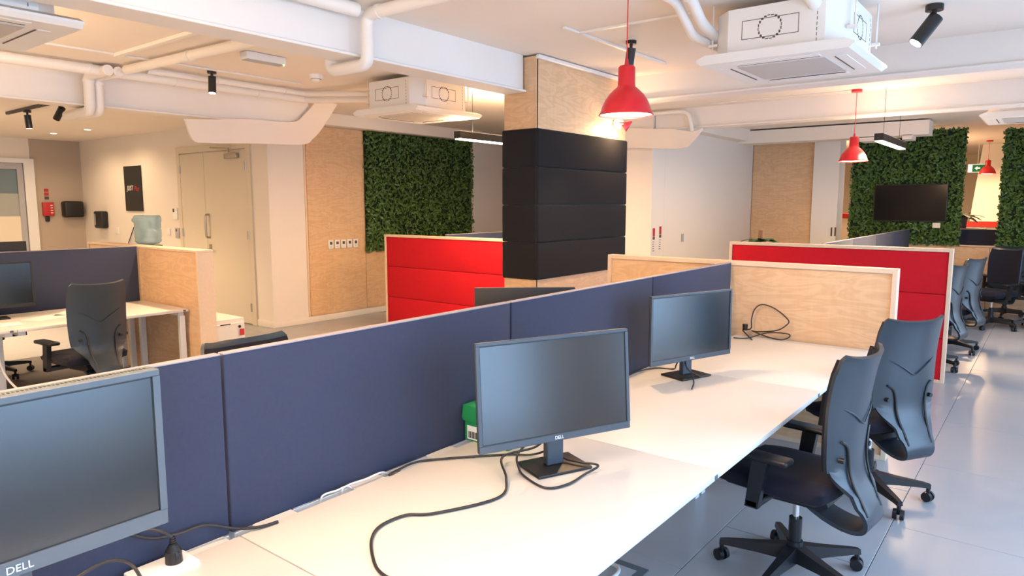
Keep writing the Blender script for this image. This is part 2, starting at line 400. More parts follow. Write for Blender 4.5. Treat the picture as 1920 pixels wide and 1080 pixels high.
# ================================================================== workbenches
def desk(name, label, x0, x1, y0, y1, group, front=1, ends=(0, 0)):
    """top between x0..x1, front edge on the +x side if front=1 else -x"""
    t = thing(name, label, 'desk', ((x0 + x1) / 2, (y0 + y1) / 2, 0), 0, group)
    hx = (x1 - x0) / 2; hy = (y1 - y0) / 2
    obj('tabletop', box(B(), (-hx, -hy + .002, .72), (hx, hy - .002, .745), .003, 2), 'desk', t)
    lx = hx - .06
    for sx in (-1, 1):
        for k_, sy in enumerate((-1, 1)):
            px_ = sx * lx if (sx != front or ends[k_]) else front * (hx - .66)
            obj('leg', box(B(), (px_ - .025, sy * (hy - .045) - .025, 0), (px_ + .025, sy * (hy - .045) + .025, .68), .003, 1), 'metal', t)
    for sy in (-1, 1):
        obj('cross_rail', box(B(), (-lx, sy * (hy - .045) - .025, .68), (lx, sy * (hy - .045) + .025, .72)), 'metal', t)
    obj('back_rail', box(B(), (-front * lx - .02, -hy + .07, .655), (-front * lx + .02, hy - .07, .685)), 'metal', t)
    for sy in (1,):
        obj('edge_cap', box(B(), (front * hx - .002, sy * (hy - .04) - .012, .724), (front * hx + .002, sy * (hy - .04) + .012, .740)), 'darkgrey', t)
    return t
def screen(label, xc, y0, y1, z0, z1, group):
    t = thing('desk_screen', label, 'desk screen', (xc, (y0 + y1) / 2, z0), 0, group)
    h = (y1 - y0) / 2
    obj('fabric_panel', box(B(), (-.016, -h + .004, 0), (.016, h - .004, z1 - z0 - .003), .006, 3), 'navy', t)
    obj('top_band', box(B(), (-.0165, -h + .004, z1 - z0 - .006), (.0165, h - .004, z1 - z0), .003, 2), 'trimfab', t)
    for s in (-1, 1):
        obj('bracket', box(B(), (-.012, s * (h - .25) - .03, -.06), (.012, s * (h - .25) + .03, .004), .003, 1), 'metal', t)
    return t
SE = [-0.33, 1.04, 2.405, 3.79, 5.075]
wh = ['nearest the camera, behind the cut off monitor', 'with a large monitor at its left end', 'between two desk joints with a monitor on it', 'at the far end against the birch panel']
lab_d = ['white desk nearest the camera, under the cut off grey monitor', 'second white desk, with the black looping cable and the turned monitor',
         'third white desk, behind the turned monitor and before the far monitor', 'white desk at the far end touching the birch end panel']
lab_s = ['navy fabric desk screen behind the cut off grey monitor at the left', 'navy fabric desk screen left of the large turned monitor, longest in view',
         'navy fabric desk screen directly behind the large turned monitor', 'navy fabric desk screen ending at the birch panel, behind the far monitor']
for k in range(4):
    y0, y1 = SE[k], SE[k + 1]
    if k == 3: y1 = 5.0
    desk('desk', lab_d[k], -1.835, -.905, y0, y1, 'white bench desks facing the windows', 1, (0, k == 3))
    screen(lab_s[k], -1.90, SE[k], SE[k + 1], .735, 1.287, 'navy screens of the near bench')
    desk('desk', 'white desk hidden behind the navy screens, number %s from the birch panel' % ['four', 'three', 'two', 'one'][k], -2.895, -1.965, y0, y1, 'white bench desks behind the navy screens', -1)
tag(obj('filler_board', box(B(), (-1.84, 5.003, .722), (-.93, 5.084, .744), .002, 1), 'desk'), 'narrow pale filler board between far desk and birch panel', 'board')
# cable trays with cut outs between the desks and the screens
for k in range(4):
    t = thing('cable_tray', ['white cable tray under the nearest navy screen', 'white cable tray strip beside the looping black cable', 'white cable tray strip behind the turned monitor', 'white cable tray strip behind the far monitor'][k], 'cable tray', (-1.86, SE[k], .60), 0, 'cable trays of the near bench')
    L = SE[k + 1] - SE[k] - (.08 if k == 3 else 0)
    obj('trough', box(B(), (-.022, .01, .055), (.024, L - .01, .062)), 'metal', t)
    obj('trough_side', box(B(), (-.022, .01, .062), (-.018, L - .01, .134)), 'metal', t)
    for u in (.05, .32, .60, .88):
        obj('cover_tab', box(B(), (-.022, L * u, .118), (.0245, L * (u + .10), .140), .002, 1), 'desk', t)

def end_panel(label, x0, x1, y0, th, z1, cat='partition', face=-1, red=False, group=None):
    """partition across the end of a bench; face shown towards -y"""
    t = thing('red_partition' if red else 'birch_partition', label, cat, ((x0 + x1) / 2, y0, 0), 0, group)
    h = (x1 - x0) / 2; e = .032
    obj('frame_side', box(B(), (-h, 0, 0), (-h + e, th, z1), .002, 1), 'woodedge', t)
    obj('frame_side', box(B(), (h - e, 0, 0), (h, th, z1), .002, 1), 'woodedge', t)
    obj('frame_top', box(B(), (-h + e, 0, z1 - e), (h - e, th, z1), .002, 1), 'woodedge', t)
    obj('frame_foot', box(B(), (-h + e, 0, 0), (h - e, th, e), .002, 1), 'woodedge', t)
    obj('wood_face', box(B(), (-h + e, .018 if not red else th - .03, e), (h - e, (th - .035) if not red else th - .012, z1 - e)), 'wood', t)
    zz = [e, .435, .86, z1 - e]
    ya, yb = (.008, th - .031) if red else (th - .034, th - .008)
    for a, b in zip(zz[:-1], zz[1:]):
        obj('padded_panel', box(B(), (-h + e + .001, ya, a + .001), (h - e - .001, yb, b - .001), .011, 4), 'red', t, ang=60)
    return t
end_panel('birch plywood partition with pale frame at the end of the near bench', -2.95, -.785, 5.085, .085, 1.297)
end_panel('dark red padded partition in birch frame, beyond the birch partition', -2.885, -.737, 7.68, .085, 1.298, red=True)
end_panel('bright red padded partition in birch frame, left of the black column', -7.33, -5.15, 6.50, .085, 1.30, red=True)

# bench beyond the right red partition
S2 = [7.765, 9.13, 10.49, 11.85, 13.21]
for k in range(4):
    nm = ['nearest', 'second', 'third', 'farthest'][k]
    desk('desk', 'white desk behind the dark red partition, %s from it' % ['first', 'second', 'third', 'fourth'][k], -1.86, -.93, S2[k], S2[k + 1], 'white desks behind the dark red partition')
    screen('dark navy screen behind the dark red partition, %s in line' % ['first', 'second', 'third', 'fourth'][k], -1.92, S2[k], S2[k + 1], .735, 1.305, 'navy screens behind the dark red partition')
# bench behind left red partition
S3 = [6.585, 7.95, 9.31]
for k in range(2):
    desk('desk', 'white desk behind the bright red partition, %s from it' % ['first', 'second'][k], -6.18, -5.25, S3[k], S3[k + 1], 'white desks behind the bright red partition')
    screen('dark navy screen rising behind the bright red partition, %s in line' % ['first', 'second'][k], -6.24, S3[k], S3[k + 1], .735, 1.325, 'navy screens behind the bright red partition')
# left bench
S4 = [-.90, .47, 1.83, 3.195]
for k in range(3):
    nm = ['third from the thick birch partition', 'second from the thick birch partition', 'touching the thick birch partition'][k]
    desk('desk', 'warm lit white desk at the left, ' + nm, -7.27, -6.34, S4[k], S4[k + 1], 'white desks at the left', 1, (0, k == 2))
    desk('desk', 'white desk behind the left dark screens, ' + nm, -8.33, -7.40, S4[k], S4[k + 1], 'white desks behind the left screens', -1)
    screen('dark desk screen at the left, ' + nm, -7.335, S4[k], S4[k + 1], .735, 1.297, 'dark screens at the left')
t = thing('birch_partition', 'thick birch partition with a broad edge at the left bench', 'partition', (-7.35, 3.2, 0))
obj('core', box(B(), (-1.19, .012, 0), (1.19, .145, 1.275), .001, 1), 'wood', t)
obj('frame_top', box(B(), (-1.20, 0, 1.275), (1.20, .16, 1.297), .002, 1), 'woodedge', t)
obj('frame_side', box(B(), (1.178, 0, 0), (1.20, .16, 1.275), .002, 1), 'woodedge', t)
obj('frame_side', box(B(), (-1.20, 0, 0), (-1.178, .16, 1.275), .002, 1), 'woodedge', t)

# low wall with green walls at the far end
lw = thing('low_wall', 'low birch wall beneath the far green walls', 'low wall', (-.8, 13.30, 0))
obj('core', box(B(), (-2.17, .02, 0), (2.19, .12, 1.04)), 'wood', lw)
for k in range(4): obj('panel', box(B(), (-2.17 + k * 1.09, 0, .02), (-2.17 + k * 1.09 + 1.083, .02, 1.03), .001, 1), 'wood', lw)
obj('cap', box(B(), (-2.18, -.005, 1.04), (2.19, .125, 1.058)), 'woodedge', lw)

def leaves(w_, h_, n, seed, size=.062):
    rnd = random.Random(seed); vs = []; fs = []
    for i in range(n):
        cx = rnd.uniform(-w_ / 2 - .015, w_ / 2 + .015); cz = rnd.uniform(-.015, h_ + .01); cy = -rnd.uniform(.02, .085)
        s = size * rnd.uniform(.6, 1.25); a = rnd.uniform(0, 6.283); tl = rnd.uniform(-.9, .9); tw = rnd.uniform(-.7, .7)
        q = Quaternion((0, 1, 0), a) @ Quaternion((1, 0, 0), tl) @ Quaternion((0, 0, 1), tw)
        b = len(vs)
        for p in ((0, 0, -s / 2), (s * .30, -s * .12, -.05 * s), (0, 0, s / 2), (-s * .30, -s * .12, -.05 * s)):
            v = q @ Vector(p); vs.append((v.x + cx, v.y + cy, v.z + cz))
        fs += [(b, b + 1, b + 2), (b, b + 2, b + 3)]
    return vs, fs
def green_wall(label, loc, rz, w_, h_, n, seed):
    t = thing('green_wall', label, 'green wall', loc, rz)
    obj('backing', box(B(), (-w_ / 2, -.02, 0), (w_ / 2, 0, h_)), 'leafdark', t)
    vs, fs = leaves(w_, h_, n, seed)
    me = bpy.data.meshes.new('foliage'); me.from_pydata(vs, [], fs); me.materials.append(M['leaf'])
    o = bpy.data.objects.new('foliage', me); C.objects.link(o); o.parent = t; o['kind'] = 'stuff'
    return t
green_wall('square wall of dense artificial leaves beside the birch wall panels', (-8.422, 8.315, 1.0), R(90), 2.45, 1.825, 7000, 1)
green_wall('tall wall of artificial leaves behind the television', (-2.03, 13.295, 1.06), 0, 1.64, 1.85, 5000, 2)
green_wall('strip of artificial leaves at the right edge of the picture', (-.02, 13.295, 1.06), 0, 1.38, 1.80, 4200, 3)

# ------------------------------------------------------------------ padded column
col = thing('padded_column', 'square column with black padded panels below birch cladding', 'column', (-3.6, 4.96, 0))
CX, CY = .385, 1.60
obj('core', box(B(), (-CX + .03, .03, 0), (-.03, CY - .03, 2.99)), 'wall', col)
for z0, z1 in ((0.0, 1.045), (2.375, 2.985)):
    obj('wood_panel', box(B(), (-.030, .014, z0), (-.012, CY - .014, z1), .001, 1), 'wood', col)
    obj('wood_panel', box(B(), (-CX + .012, .012, z0), (-.012, .030, z1), .001, 1), 'wood', col)
    obj('wood_panel', box(B(), (-CX + .012, .014, z0), (-CX + .030, CY - .014, z1), .001, 1), 'wood', col)
hz = (2.375 - 1.045) / 4
for k in range(4):
    z0 = 1.045 + k * hz; z1 = z0 + hz
    obj('padded_panel', box(B(), (-.036, .002, z0 + .001), (.012, CY, z1 - .001), .016, 4), 'blackfab', col, ang=60)
    obj('padded_panel', box(B(), (-CX, -.012, z0 + .001), (-.002, .034, z1 - .001), .016, 4), 'blackfab', col, ang=60)
# rough white ceiling trim along its top
obj('ceiling_strip', box(B(), (-.01, -.01, 2.955), (.03, CY, 2.99), .006, 1), 'pipe', col)

# ================================================================== office chairs
def make_chair(label):
    t = thing('office_chair', label, 'office chair', (0, 0, 0), 0, 'black office chairs')
    # five-star base
    for k in range(5):
        a = R(90 + 72 * k + 18)
        dx, dy = math.cos(a), math.sin(a); px, py = -dy, dx
        bm = B(); ring = []
        for rr, hw, zl, zh in ((.03, .036, .085, .155), (.16, .027, .088, .132), (.30, .019, .085, .112), (.335, .016, .080, .104)):
            ring.append([bm.verts.new((dx * rr + px * s * hw * f, dy * rr + py * s * hw * f, z)) for s, z, f in ((-1, zl, 1), (1, zl, 1), (1, zh, .7), (-1, zh, .7))])
        for r0, r1 in zip(ring[:-1], ring[1:]):
            for j in range(4): bm.faces.new((r0[j], r0[(j + 1) % 4], r1[(j + 1) % 4], r1[j]))
        bm.faces.new(ring[0]); bm.faces.new(ring[-1][::-1])
        leg = obj('base_leg', bm, 'plastic', t)
        c = B(); cx, cy = dx * .325, dy * .325; b2 = a + .9
        qx, qy = math.cos(b2), math.sin(b2)
        for s in (-1, 1):
            cyl(c, (cx + qx * s * .008, cy + qy * s * .008, .030), (cx + qx * s * .028, cy + qy * s * .028, .030), .030, .027, 18)
        cyl(c, (cx, cy, .03), (cx, cy, .095), .011, seg=8)
        obj('caster', c, 'plastic', leg)
    b = B(); cyl(b, (0, 0, .075), (0, 0, .175), .042, .036, 20); cyl(b, (0, 0, .16), (0, 0, .285), .029, seg=18)
    obj('hub', b, 'plastic', t)
    obj('gas_lift', cyl(B(), (0, 0, .28), (0, 0, .385), .0145, seg=14), 'chrome', t)
    m = B(); prism(m, [(-.14, .385), (.12, .375), (.15, .40), (.15, .435), (-.16, .435), (-.17, .41)], 0, -.085, .085)
    obj('mechanism', m, 'plastic', t)
    obj('tilt_lever', tube(B(), [(.08, .02, .41), (.24, .02, .405), (.27, .02, .40)], .008, 8), 'plastic', t)
    # seat cushion
    s = B(); nx, ny = 13, 13; top = []; bot = []
    for i in range(ny):
        v = i / (ny - 1) * 2 - 1; rt = []; rb = []
        for j in range(nx):
            u = j / (nx - 1) * 2 - 1
            x = u * math.sqrt(1 - v * v * .22) * .255; y = v * math.sqrt(1 - u * u * .16) * .262 + .045
            e = max(abs(u), abs(v)); rim = max(0, (e - .72) / .28) ** 2
            dip = -.012 * (1 - u * u) * (1 - v * v) + (.012 if v < -.3 else 0) * (abs(v) - .3)
            fr = -.035 * max(0, v - .35) ** 1.5
            rt.append(s.verts.new((x, y, .538 + dip - rim * .034 + fr))); rb.append(s.verts.new((x * .97, y * .97 + .001, .437 + rim * .028 + fr * .4)))
        top.append(rt); bot.append(rb)
    for i in range(ny - 1):
        for j in range(nx - 1):
            s.faces.new((top[i][j], top[i][j + 1], top[i + 1][j + 1], top[i + 1][j])); s.faces.new((bot[i][j], bot[i + 1][j], bot[i + 1][j + 1], bot[i][j + 1]))
    bd = [(i, 0) for i in range(ny)] + [(ny - 1, j) for j in range(1, nx)] + [(i, nx - 1) for i in range(ny - 2, -1, -1)] + [(0, j) for j in range(nx - 2, 0, -1)]
    for k in range(len(bd)):
        a, b_ = bd[k], bd[(k + 1) % len(bd)]
        s.faces.new((top[a[0]][a[1]], top[b_[0]][b_[1]], bot[b_[0]][b_[1]], bot[a[0]][a[1]]))
    obj('seat', s, 'seatfab', t, ang=70)
    # backrest: one shell that narrows behind the seat and loops forward under it: (y, z, half width, wrap)
    prof = [(-.300, 1.095, .196, .050), (-.293, 1.075, .212, .060), (-.282, 1.03, .222, .066), (-.268, .95, .226, .066), (-.257, .86, .226, .062), (-.250, .76, .224, .056),
            (-.246, .67, .219, .052), (-.247, .61, .212, .050), (-.255, .565, .196, .046), (-.272, .52, .165, .036), (-.298, .475, .130, .022), (-.322, .432, .108, .010),
            (-.333, .39, .100, .004), (-.322, .354, .094, 0), (-.290, .335, .088, 0), (-.23, .332, .082, 0), (-.15, .352, .078, 0), (-.08, .385, .075, 0)]
    def shell_rows(pr, nu=15):
        out = []
        for y, z, hw, wr in pr:
            row = []
            for jj in range(nu):
                u = jj / (nu - 1) * 2 - 1
                row.append((u * hw, y + wr * abs(u) ** 2.2, z + (.016 * abs(u) ** 3 if z > 1.07 else 0) + (.030 * u * u if .46 < z < .60 else 0)))
            out.append(row)
        return out
    sm = [smooth_path([(p[0], p[1], 0) for p in prof], 2), smooth_path([(p[2], p[3], 0) for p in prof], 2)]
    rows = shell_rows([(a.x, a.y, b_.x, b_.y) for a, b_ in zip(*sm)])
    obj('backrest', sheet(B(), rows, .018), 'shell', t, ang=60)
    rows2 = [[(p[0] * .94, p[1] + .016, p[2]) for p in r] for r in shell_rows([p for p in prof if .58 < p[1] < 1.08])]
    obj('back_pad', sheet(B(), rows2, .014), 'seatfab', t, ang=60)
    obj('ridge', tube(B(), [(-.205, -.212, .90), (-.11, -.258, .855), (-.02, -.268, .80), (0, -.270, .795), (.02, -.268, .80), (.11, -.258, .855), (.205, -.212, .90)], .004, 6, 3), 'shell', t)
    for sx in (-1, 1):
        obj('spine_groove', tube(B(), [(sx * .16, -.238, .74), (sx * .125, -.246, .715), (sx * .108, -.250, .66), (sx * .104, -.256, .60), (sx * .098, -.274, .54), (sx * .088, -.302, .48), (sx * .084, -.330, .42)], .0065, 6, 3), 'black', t)
        obj('bolt', cyl(B(), (sx * .155, -.215, .66), (sx * .155, -.250, .66), .012, seg=10), 'black', t)
        # arm
        ab = B(); prism(ab, [(.115, .395), (.055, .395), (.02, .62), (.09, .62)], 0, sx * .268 - .017, sx * .268 + .017)
        arm = obj('arm_post', ab, 'plastic', t)
        obj('arm_foot', box(B(), (min(sx * .08, sx * .285), .055, .395), (max(sx * .08, sx * .285), .115, .43), .006, 2), 'plastic', arm)
        obj('armrest', box(B(), (sx * .268 - .042, -.075, .618), (sx * .268 + .042, .185, .646), .012, 3), 'plastic', arm)
    return t
ch = make_chair('black office chair nearest the camera, its back turned to the right')
ch.location = (-.845, 3.21, 0); ch.rotation_euler = (0, 0, R(83))
G = 'black office chairs'
dup(ch, (-.77, 4.41, 0), R(58), 'black office chair at the far desk, behind the nearest chair', G)
dup(ch, (-2.66, 1.72, 0), R(-90), 'dark chair of which only the top shows above the navy screen', G)
dup(ch, (-6.18, 2.25, 0), R(96), 'black office chair seen from behind at the warm lit left desk', G)
dup(ch, (-8.28, 2.15, 0), R(-90), 'black chair showing beneath the left desk, cut off by the picture edge', G)
dup(ch, (-.98, 8.45, 0), R(75), 'bluish chair half hidden behind the dark red partition, nearest to it', G)
dup(ch, (-.90, 9.55, 0), R(70), 'bluish chair behind the dark red partition, second from it', G)
dup(ch, (-.62, 11.65, 0), R(150), 'black chair standing turned in the aisle before the low birch wall', G)
dup(ch, (-.05, 11.9, 0), R(20), 'black chair cut off by the right picture edge', G)
dup(ch, (-.52, 12.78, 0), R(15), 'dark chair farthest back, against the low birch wall', G)

# ================================================================== monitors
def monitor(label, cx, cy, zb, th, tilt, W, H, base, kind=0, desk_z=.745, logo=True):
    """screen plane centred at (cx,cy), bottom edge at zb; th = heading of its right side; base = (x,y) of the foot centre"""
    t = thing('monitor', label, 'monitor', (base[0], base[1], desk_z), th)
    lx = (cx - base[0]) * math.cos(th) + (cy - base[1]) * math.sin(th); ly = -(cx - base[0]) * math.sin(th) + (cy - base[1]) * math.cos(th); lz = zb - desk_z
    bz = 'bezelgrey' if kind == 1 else 'bezel'; bw = .016 if kind == 1 else .013; bb = .036 if kind == 1 else .026; dp = .05 if kind == 1 else .022
    if kind == 2: bz = 'black'
    mt = Matrix.Translation((lx, ly, lz)) @ Matrix.Rotation(-tilt, 4, 'X')
    def put(o): o.matrix_local = mt; return o
    hb = B()
    box(hb, (-W / 2, 0, 0), (W / 2, .012, bb), .002, 1); box(hb, (-W / 2, 0, H - bw), (W / 2, .012, H), .002, 1)
    box(hb, (-W / 2, 0, bb), (-W / 2 + bw, .012, H - bw)); box(hb, (W / 2 - bw, 0, bb), (W / 2, .012, H - bw))
    bez = put(obj('bezel', hb, bz, t))
    put(obj('back_shell', box(B(), (-W / 2, .012, 0), (W / 2, dp, H), .005, 2), 'bezelback' if kind != 1 else bz, t))
    put(obj('back_hump', box(B(), (-W * .28, dp - .002, H * .15), (W * .28, dp + .025, H * .8), .012, 2), 'bezelback', t))
    put(obj('display', box(B(), (-W / 2 + bw, .004, bb), (W / 2 - bw, .008, H - bw)), 'screen', t))
    gp = B(); q = .0035
    x0, x1, z0, z1 = -W / 2 + bw, W / 2 - bw, bb, H - bw
    for a, b in (((x0, .0035, z0), (x1, .0045, z0 + q)), ((x0, .0035, z1 - q), (x1, .0045, z1)), ((x0, .0035, z0), (x0 + q, .0045, z1)), ((x1 - q, .0035, z0), (x1, .0045, z1))): box(gp, a, b)
    put(obj('display_edge', gp, 'black', t))
    if logo:
        lg = text_mesh('maker_logo', 'DELL', .017 if kind != 1 else .022, 'white', bez, Matrix.Translation((0, -.0008, bb * .48)) @ Matrix.Rotation(R(90), 4, 'X'))
    if kind == 1:
        vb = B()
        for i in range(70):
            x = -W * .46 + i * W * .92 / 69
            box(vb, (x, .022, H - .0006), (x + .0035, .032, H + .0006))
        put(obj('vent_slots', vb, 'black', t, kind='stuff'))
    if kind == 3:
        rb = B(); ring = [(.034 * math.cos(a), dp + .026, H * .5 + .034 * math.sin(a)) for a in [2 * math.pi * i / 24 for i in range(25)]]
        tube(rb, ring, .004, 6); put(obj('back_emblem', rb, 'grey', t))
    ny = 0.055
    if kind != 4:
        obj('stand_neck', box(B(), (-.035, -.010, .012), (.035, .022, lz + .12), .003, 1), 'bezel', t)
        obj('stand_foot', box(B(), (-.115, -.085, .0), (.115, .085, .012), .004, 2), 'black', t)
    return t
monitor('large black monitor turned on the desk with a square foot, screen off', -1.362, 2.024, .866, R(65.8), R(4.5), .64, .384, (-1.41, 2.06))
monitor('black monitor farther back by the birch partition, screen off', -1.558, 3.646, .845, R(70.7), R(.5), .64, .384, (-1.600, 3.662))
monitor('grey framed monitor cut off by the left edge, with vents on top', -1.60, .43, .972, R(90), R(0), .60, .372, (-1.66, .43), 1)
monitor('black monitor seen from behind above the navy screens', -2.30, 3.06, .90, R(222), R(0), .56, .36, (-2.27, 3.03), 3, logo=False)
monitor('dark monitor on the warm lit left desk', -6.99, 1.86, .84, R(84), R(2), .60, .39, (-7.05, 1.86), 2, logo=False)
monitor('dark monitor at the far left, before the dark screens', -6.99, 1.10, .80, R(100), R(2), .60, .39, (-7.05, 1.10), 2, logo=False)
monitor('monitor showing only its top behind the left dark screens', -7.72, 2.05, .98, R(268), R(0), .60, .39, (-7.66, 2.05), 2, logo=False)

# ------------------------------------------------------------------ cables on the near bench
DZ = .745
def cable(name, label, pts, r, m='cable', cat='cable', sm=8):
    return tag(obj(name, tube(B(), pts, r, 8, sm), m, ang=80), label, cat)
def pz(x, y, z=DZ + .006): p = onz(x, y, z); return (p.x, p.y, p.z)
cable('power_cable', 'long black cable looping across the second white desk',
      [(-1.45, 2.11, .87), (-1.50, 2.07, .80)] + [pz(943, 856, .775), pz(949, 895, .760), pz(945, 925), pz(905, 943), pz(810, 963), pz(760, 966), pz(715, 985), pz(697, 1010), pz(699, 1045), pz(712, 1072), pz(745, 1090), pz(800, 1100)], .0046)
cable('video_cable', 'black cable hanging in a loop over the foot of the turned monitor',
      [(-1.43, 2.09, .90), pz(975, 845, .80), pz(973, 878, .757), pz(990, 898), pz(1025, 915), pz(1065, 908), pz(1095, 890), (-1.258, 2.125, .766), pz(1085, 866, .768), (-1.40, 2.10, .775), (-1.43, 2.09, .84)], .0042)
cable('power_cable', 'black cable running from the turned monitor into the cable tray',
      [(-1.44, 2.10, .80), pz(1000, 852, .757), pz(955, 852), pz(900, 855), pz(820, 861), pz(775, 868), pz(730, 890), (-1.862, 1.70, .735), (-1.865, 1.66, .70)], .0042)
cable('power_cable', 'black cable behind the far monitor trailing to the tray',
      [(-1.63, 3.68, .90), (-1.66, 3.66, .80), pz(1262, 692), pz(1230, 690), pz(1195, 697), (-1.84, 3.30, .745), (-1.865, 3.25, .70)], .004)
cable('video_cable', 'short black cable with a plug hanging over the far monitor foot',
      [(-1.61, 3.67, .88), pz(1288, 690, .80), (-1.50, 3.62, .762), pz(1300, 706, .760), pz(1301, 718, .757), pz(1297, 729, .752)], .0038)
def pk(x, y):
    p = onz(x, y, DZ + .006)
    return (p.x, p.y, p.z) if p.y < 5.06 else py(x, y, 5.06)
# coiled cable leaning on the birch partition
def py(x, y, Y=5.06): p = ony(x, y, Y); return (p.x, p.y, max(p.z, DZ + .006))
cable('coiled_cable', 'black cable coiled in a loose loop against the birch partition',
      [pk(1410, 637), pk(1398, 625), pk(1393, 618), py(1408, 616, 5.03), py(1409, 600, 5.06), py(1415, 580, 5.07), py(1430, 571, 5.07), py(1455, 580, 5.07), py(1478, 600, 5.06), py(1474, 610, 5.05), py(1455, 620, 5.03), pk(1420, 622), pk(1410, 620), pk(1440, 632), pk(1465, 637), pk(1480, 632), pk(1476, 626), pk(1440, 624), pk(1400, 634), pk(1375, 633)], .0045)
pb = B(); c = Vector(py(1397, 614, 5.03)); cyl(pb, c + Vector((0, 0, -.02)), c + Vector((0, 0, .025)), .016, .020, 14)
obj('plug_head', pb, 'plastic', [o for o in C.objects if o.name == 'coiled_cable'][0])
# plug in a socket box by the near screen
pg = thing('power_plug', 'black power plug standing in the tray socket beside the grey monitor', 'plug', (-1.815, .835, DZ))
sk = B(); box(sk, (-.05, -.11, -.002), (.045, .05, .012), .004, 2); obj('socket_plate', sk, 'white', pg)
pl = B(); cyl(pl, (0, 0, .012), (0, 0, .045), .022, .021, 16); cyl(pl, (0, 0, .045), (0, 0, .062), .020, .011, 16); box(pl, (-.024, -.006, .012), (.024, .006, .046), .002, 1)
obj('plug_body', pl, 'plastic', pg, ang=50)
rl = B()
for k in range(4): cyl(rl, (0, 0, .062 + k * .006), (0, 0, .066 + k * .006), .0095 - k * .0008, seg=12)
obj('strain_relief', rl, 'plastic', pg)
obj('cord', tube(B(), [(0, 0, .06), (0, -.004, .085), (-.012, -.025, .105), (-.03, -.06, .118), (-.045, -.10, .125), (-.048, -.09, .112), (-.05, -.03, .075), (-.052, .04, .060), (-.053, .12, .055), (-.040, .20, .018), (-.01, .26, .008), (.0, .32, .006)], .0045, 8, 6), 'cable', pg)
cable('power_cable', 'thin black cable arching below the grey monitor', [(-1.70, .50, .84), (-1.72, .56, .86), (-1.74, .64, .865), (-1.76, .70, .83), (-1.80, .745, .75)], .0045)
for k, (ya, yb) in enumerate(((1.35, 1.46), (1.44, 1.62))):
    cable('white_cable', ['short white cable poking from the tray', 'white cable bent out of the tray beside the navy screen'][k],
          [(-1.862, ya, .70), (-1.858, ya, .752), (-1.85, (ya + yb) / 2, .757), (-1.855, yb, .752), (-1.862, yb + .03, .70)], .0035, 'wcable')
# green box
gb = thing('green_box', 'small green cardboard box with a barcode label behind the turned monitor', 'box', (-1.760, 2.155, DZ), R(0))
obj('carton', box(B(), (-.115, -.075, 0), (.115, .10, .085), .002, 1), 'green', gb)
obj('lid', prism(B(), [(-.080, .083), (-.086, .100), (-.080, .150), (.105, .150), (.111, .100), (.105, .083)], 0, -.119, .119), 'green', gb)
lbk = obj('label_sticker', box(B(), (-.10, -.0765, .008), (-.03, -.075, .065)), 'paper', gb)
bb_ = B(); xx = -.094
for k in range(11):
    wv = .0018 + .0022 * ((k * 7) % 3 > 0); box(bb_, (xx, -.0772, .014), (xx + wv, -.0764, .042)); xx += .0055
obj('barcode', bb_, 'black', lbk)

# floor outlet under the desk
fo = thing('floor_outlet', 'open floor outlet box with a white cable loop under the desk', 'floor outlet', (-1.56, 2.66, 0), R(0))
ob = B(); 
for a, b in (((-.17, -.17, 0), (.17, -.13, .006)), ((-.17, .13, 0), (.17, .17, .006)), ((-.17, -.13, 0), (-.13, .13, .006)), ((.13, -.13, 0), (.17, .13, .006))): box(ob, a, b)
obj('frame', ob, 'darkgrey', fo); obj('lid', box(B(), (-.13, -.13, 0), (.13, .13, .004)), 'grey', fo)
obj('white_cable', tube(B(), [(-.05, -.10, .006), (.06, -.08, .02), (.09, .0, .03), (.05, .08, .02), (-.05, .10, .008)], .009, 8, 6), 'wcable', fo)

# ================================================================== left area objects
dr = thing('drawer_pedestal', 'white drawer pedestal with a red key tag behind the birch partition', 'drawers', (-6.72, 3.60, 0), 0)
W2 = .21
obj('carcass', box(B(), (-.28, -W2, .03), (.275, W2, .575), .003, 1), 'desk', dr)
for k, (z0, z1) in enumerate(((.04, .20), (.205, .365), (.37, .53))):
    d = obj('drawer', box(B(), (.275, -W2 + .004, z0), (.292, W2 - .004, z1), .002, 1), 'desk', dr)
    obj('grip', box(B(), (.2915, -.055, z1 - .010), (.2935, .055, z1 + .001)), 'black', d)
lk = cyl(B(), (.29, .15, .49), (.300, .15, .49), .014, seg=14); obj('lock', lk, 'black', dr)
obj('key_tag', box(B(), (.300, .145, .40), (.304, .195, .465), .002, 1), 'redplas', dr, label='red key tag')
for sx in (-.24, .24):
    for sy in (-.17, .17): obj('castor', cyl(B(), (sx, sy - .012, .02), (sx, sy + .012, .02), .02, seg=12), 'black', dr)

# water dispenser with bottle
wd = thing('water_dispenser', 'white water dispenser hidden behind the thick birch partition', 'water dispenser', (-8.0, 3.62, 0))
obj('cabinet', box(B(), (-.16, -.16, 0), (.16, .16, 1.20), .02, 3), 'white', wd)
obj('collar', cyl(B(), (0, 0, 1.20), (0, 0, 1.26), .13, .14, 24), 'black', wd)
bo = thing('water_bottle', 'large blue water bottle upside down on the dispenser', 'water bottle', (-8.0, 3.62, 1.26))
obj('body', lathe(B(), [(0, -.02), (.03, -.02), (.035, .005), (.11, .02), (.132, .04), (.136, .06), (.130, .075), (.136, .09), (.136, .17), (.130, .185), (.136, .20), (.136, .25), (.142, .27), (.142, .30), (.136, .32), (.125, .335), (0, .337)], 32), 'bottle', bo, ang=50)
obj('carry_grip', tube(B(), [(-.11, -.085, .31), (-.135, -.10, .28), (-.11, -.085, .25)], .012, 8, 4), 'bottle', bo)
pf_ = thing('picture_frame', 'thin dark picture frame leaning beside the water bottle', 'frame', (-8.30, 3.56, 1.15), R(20))
fm = B()
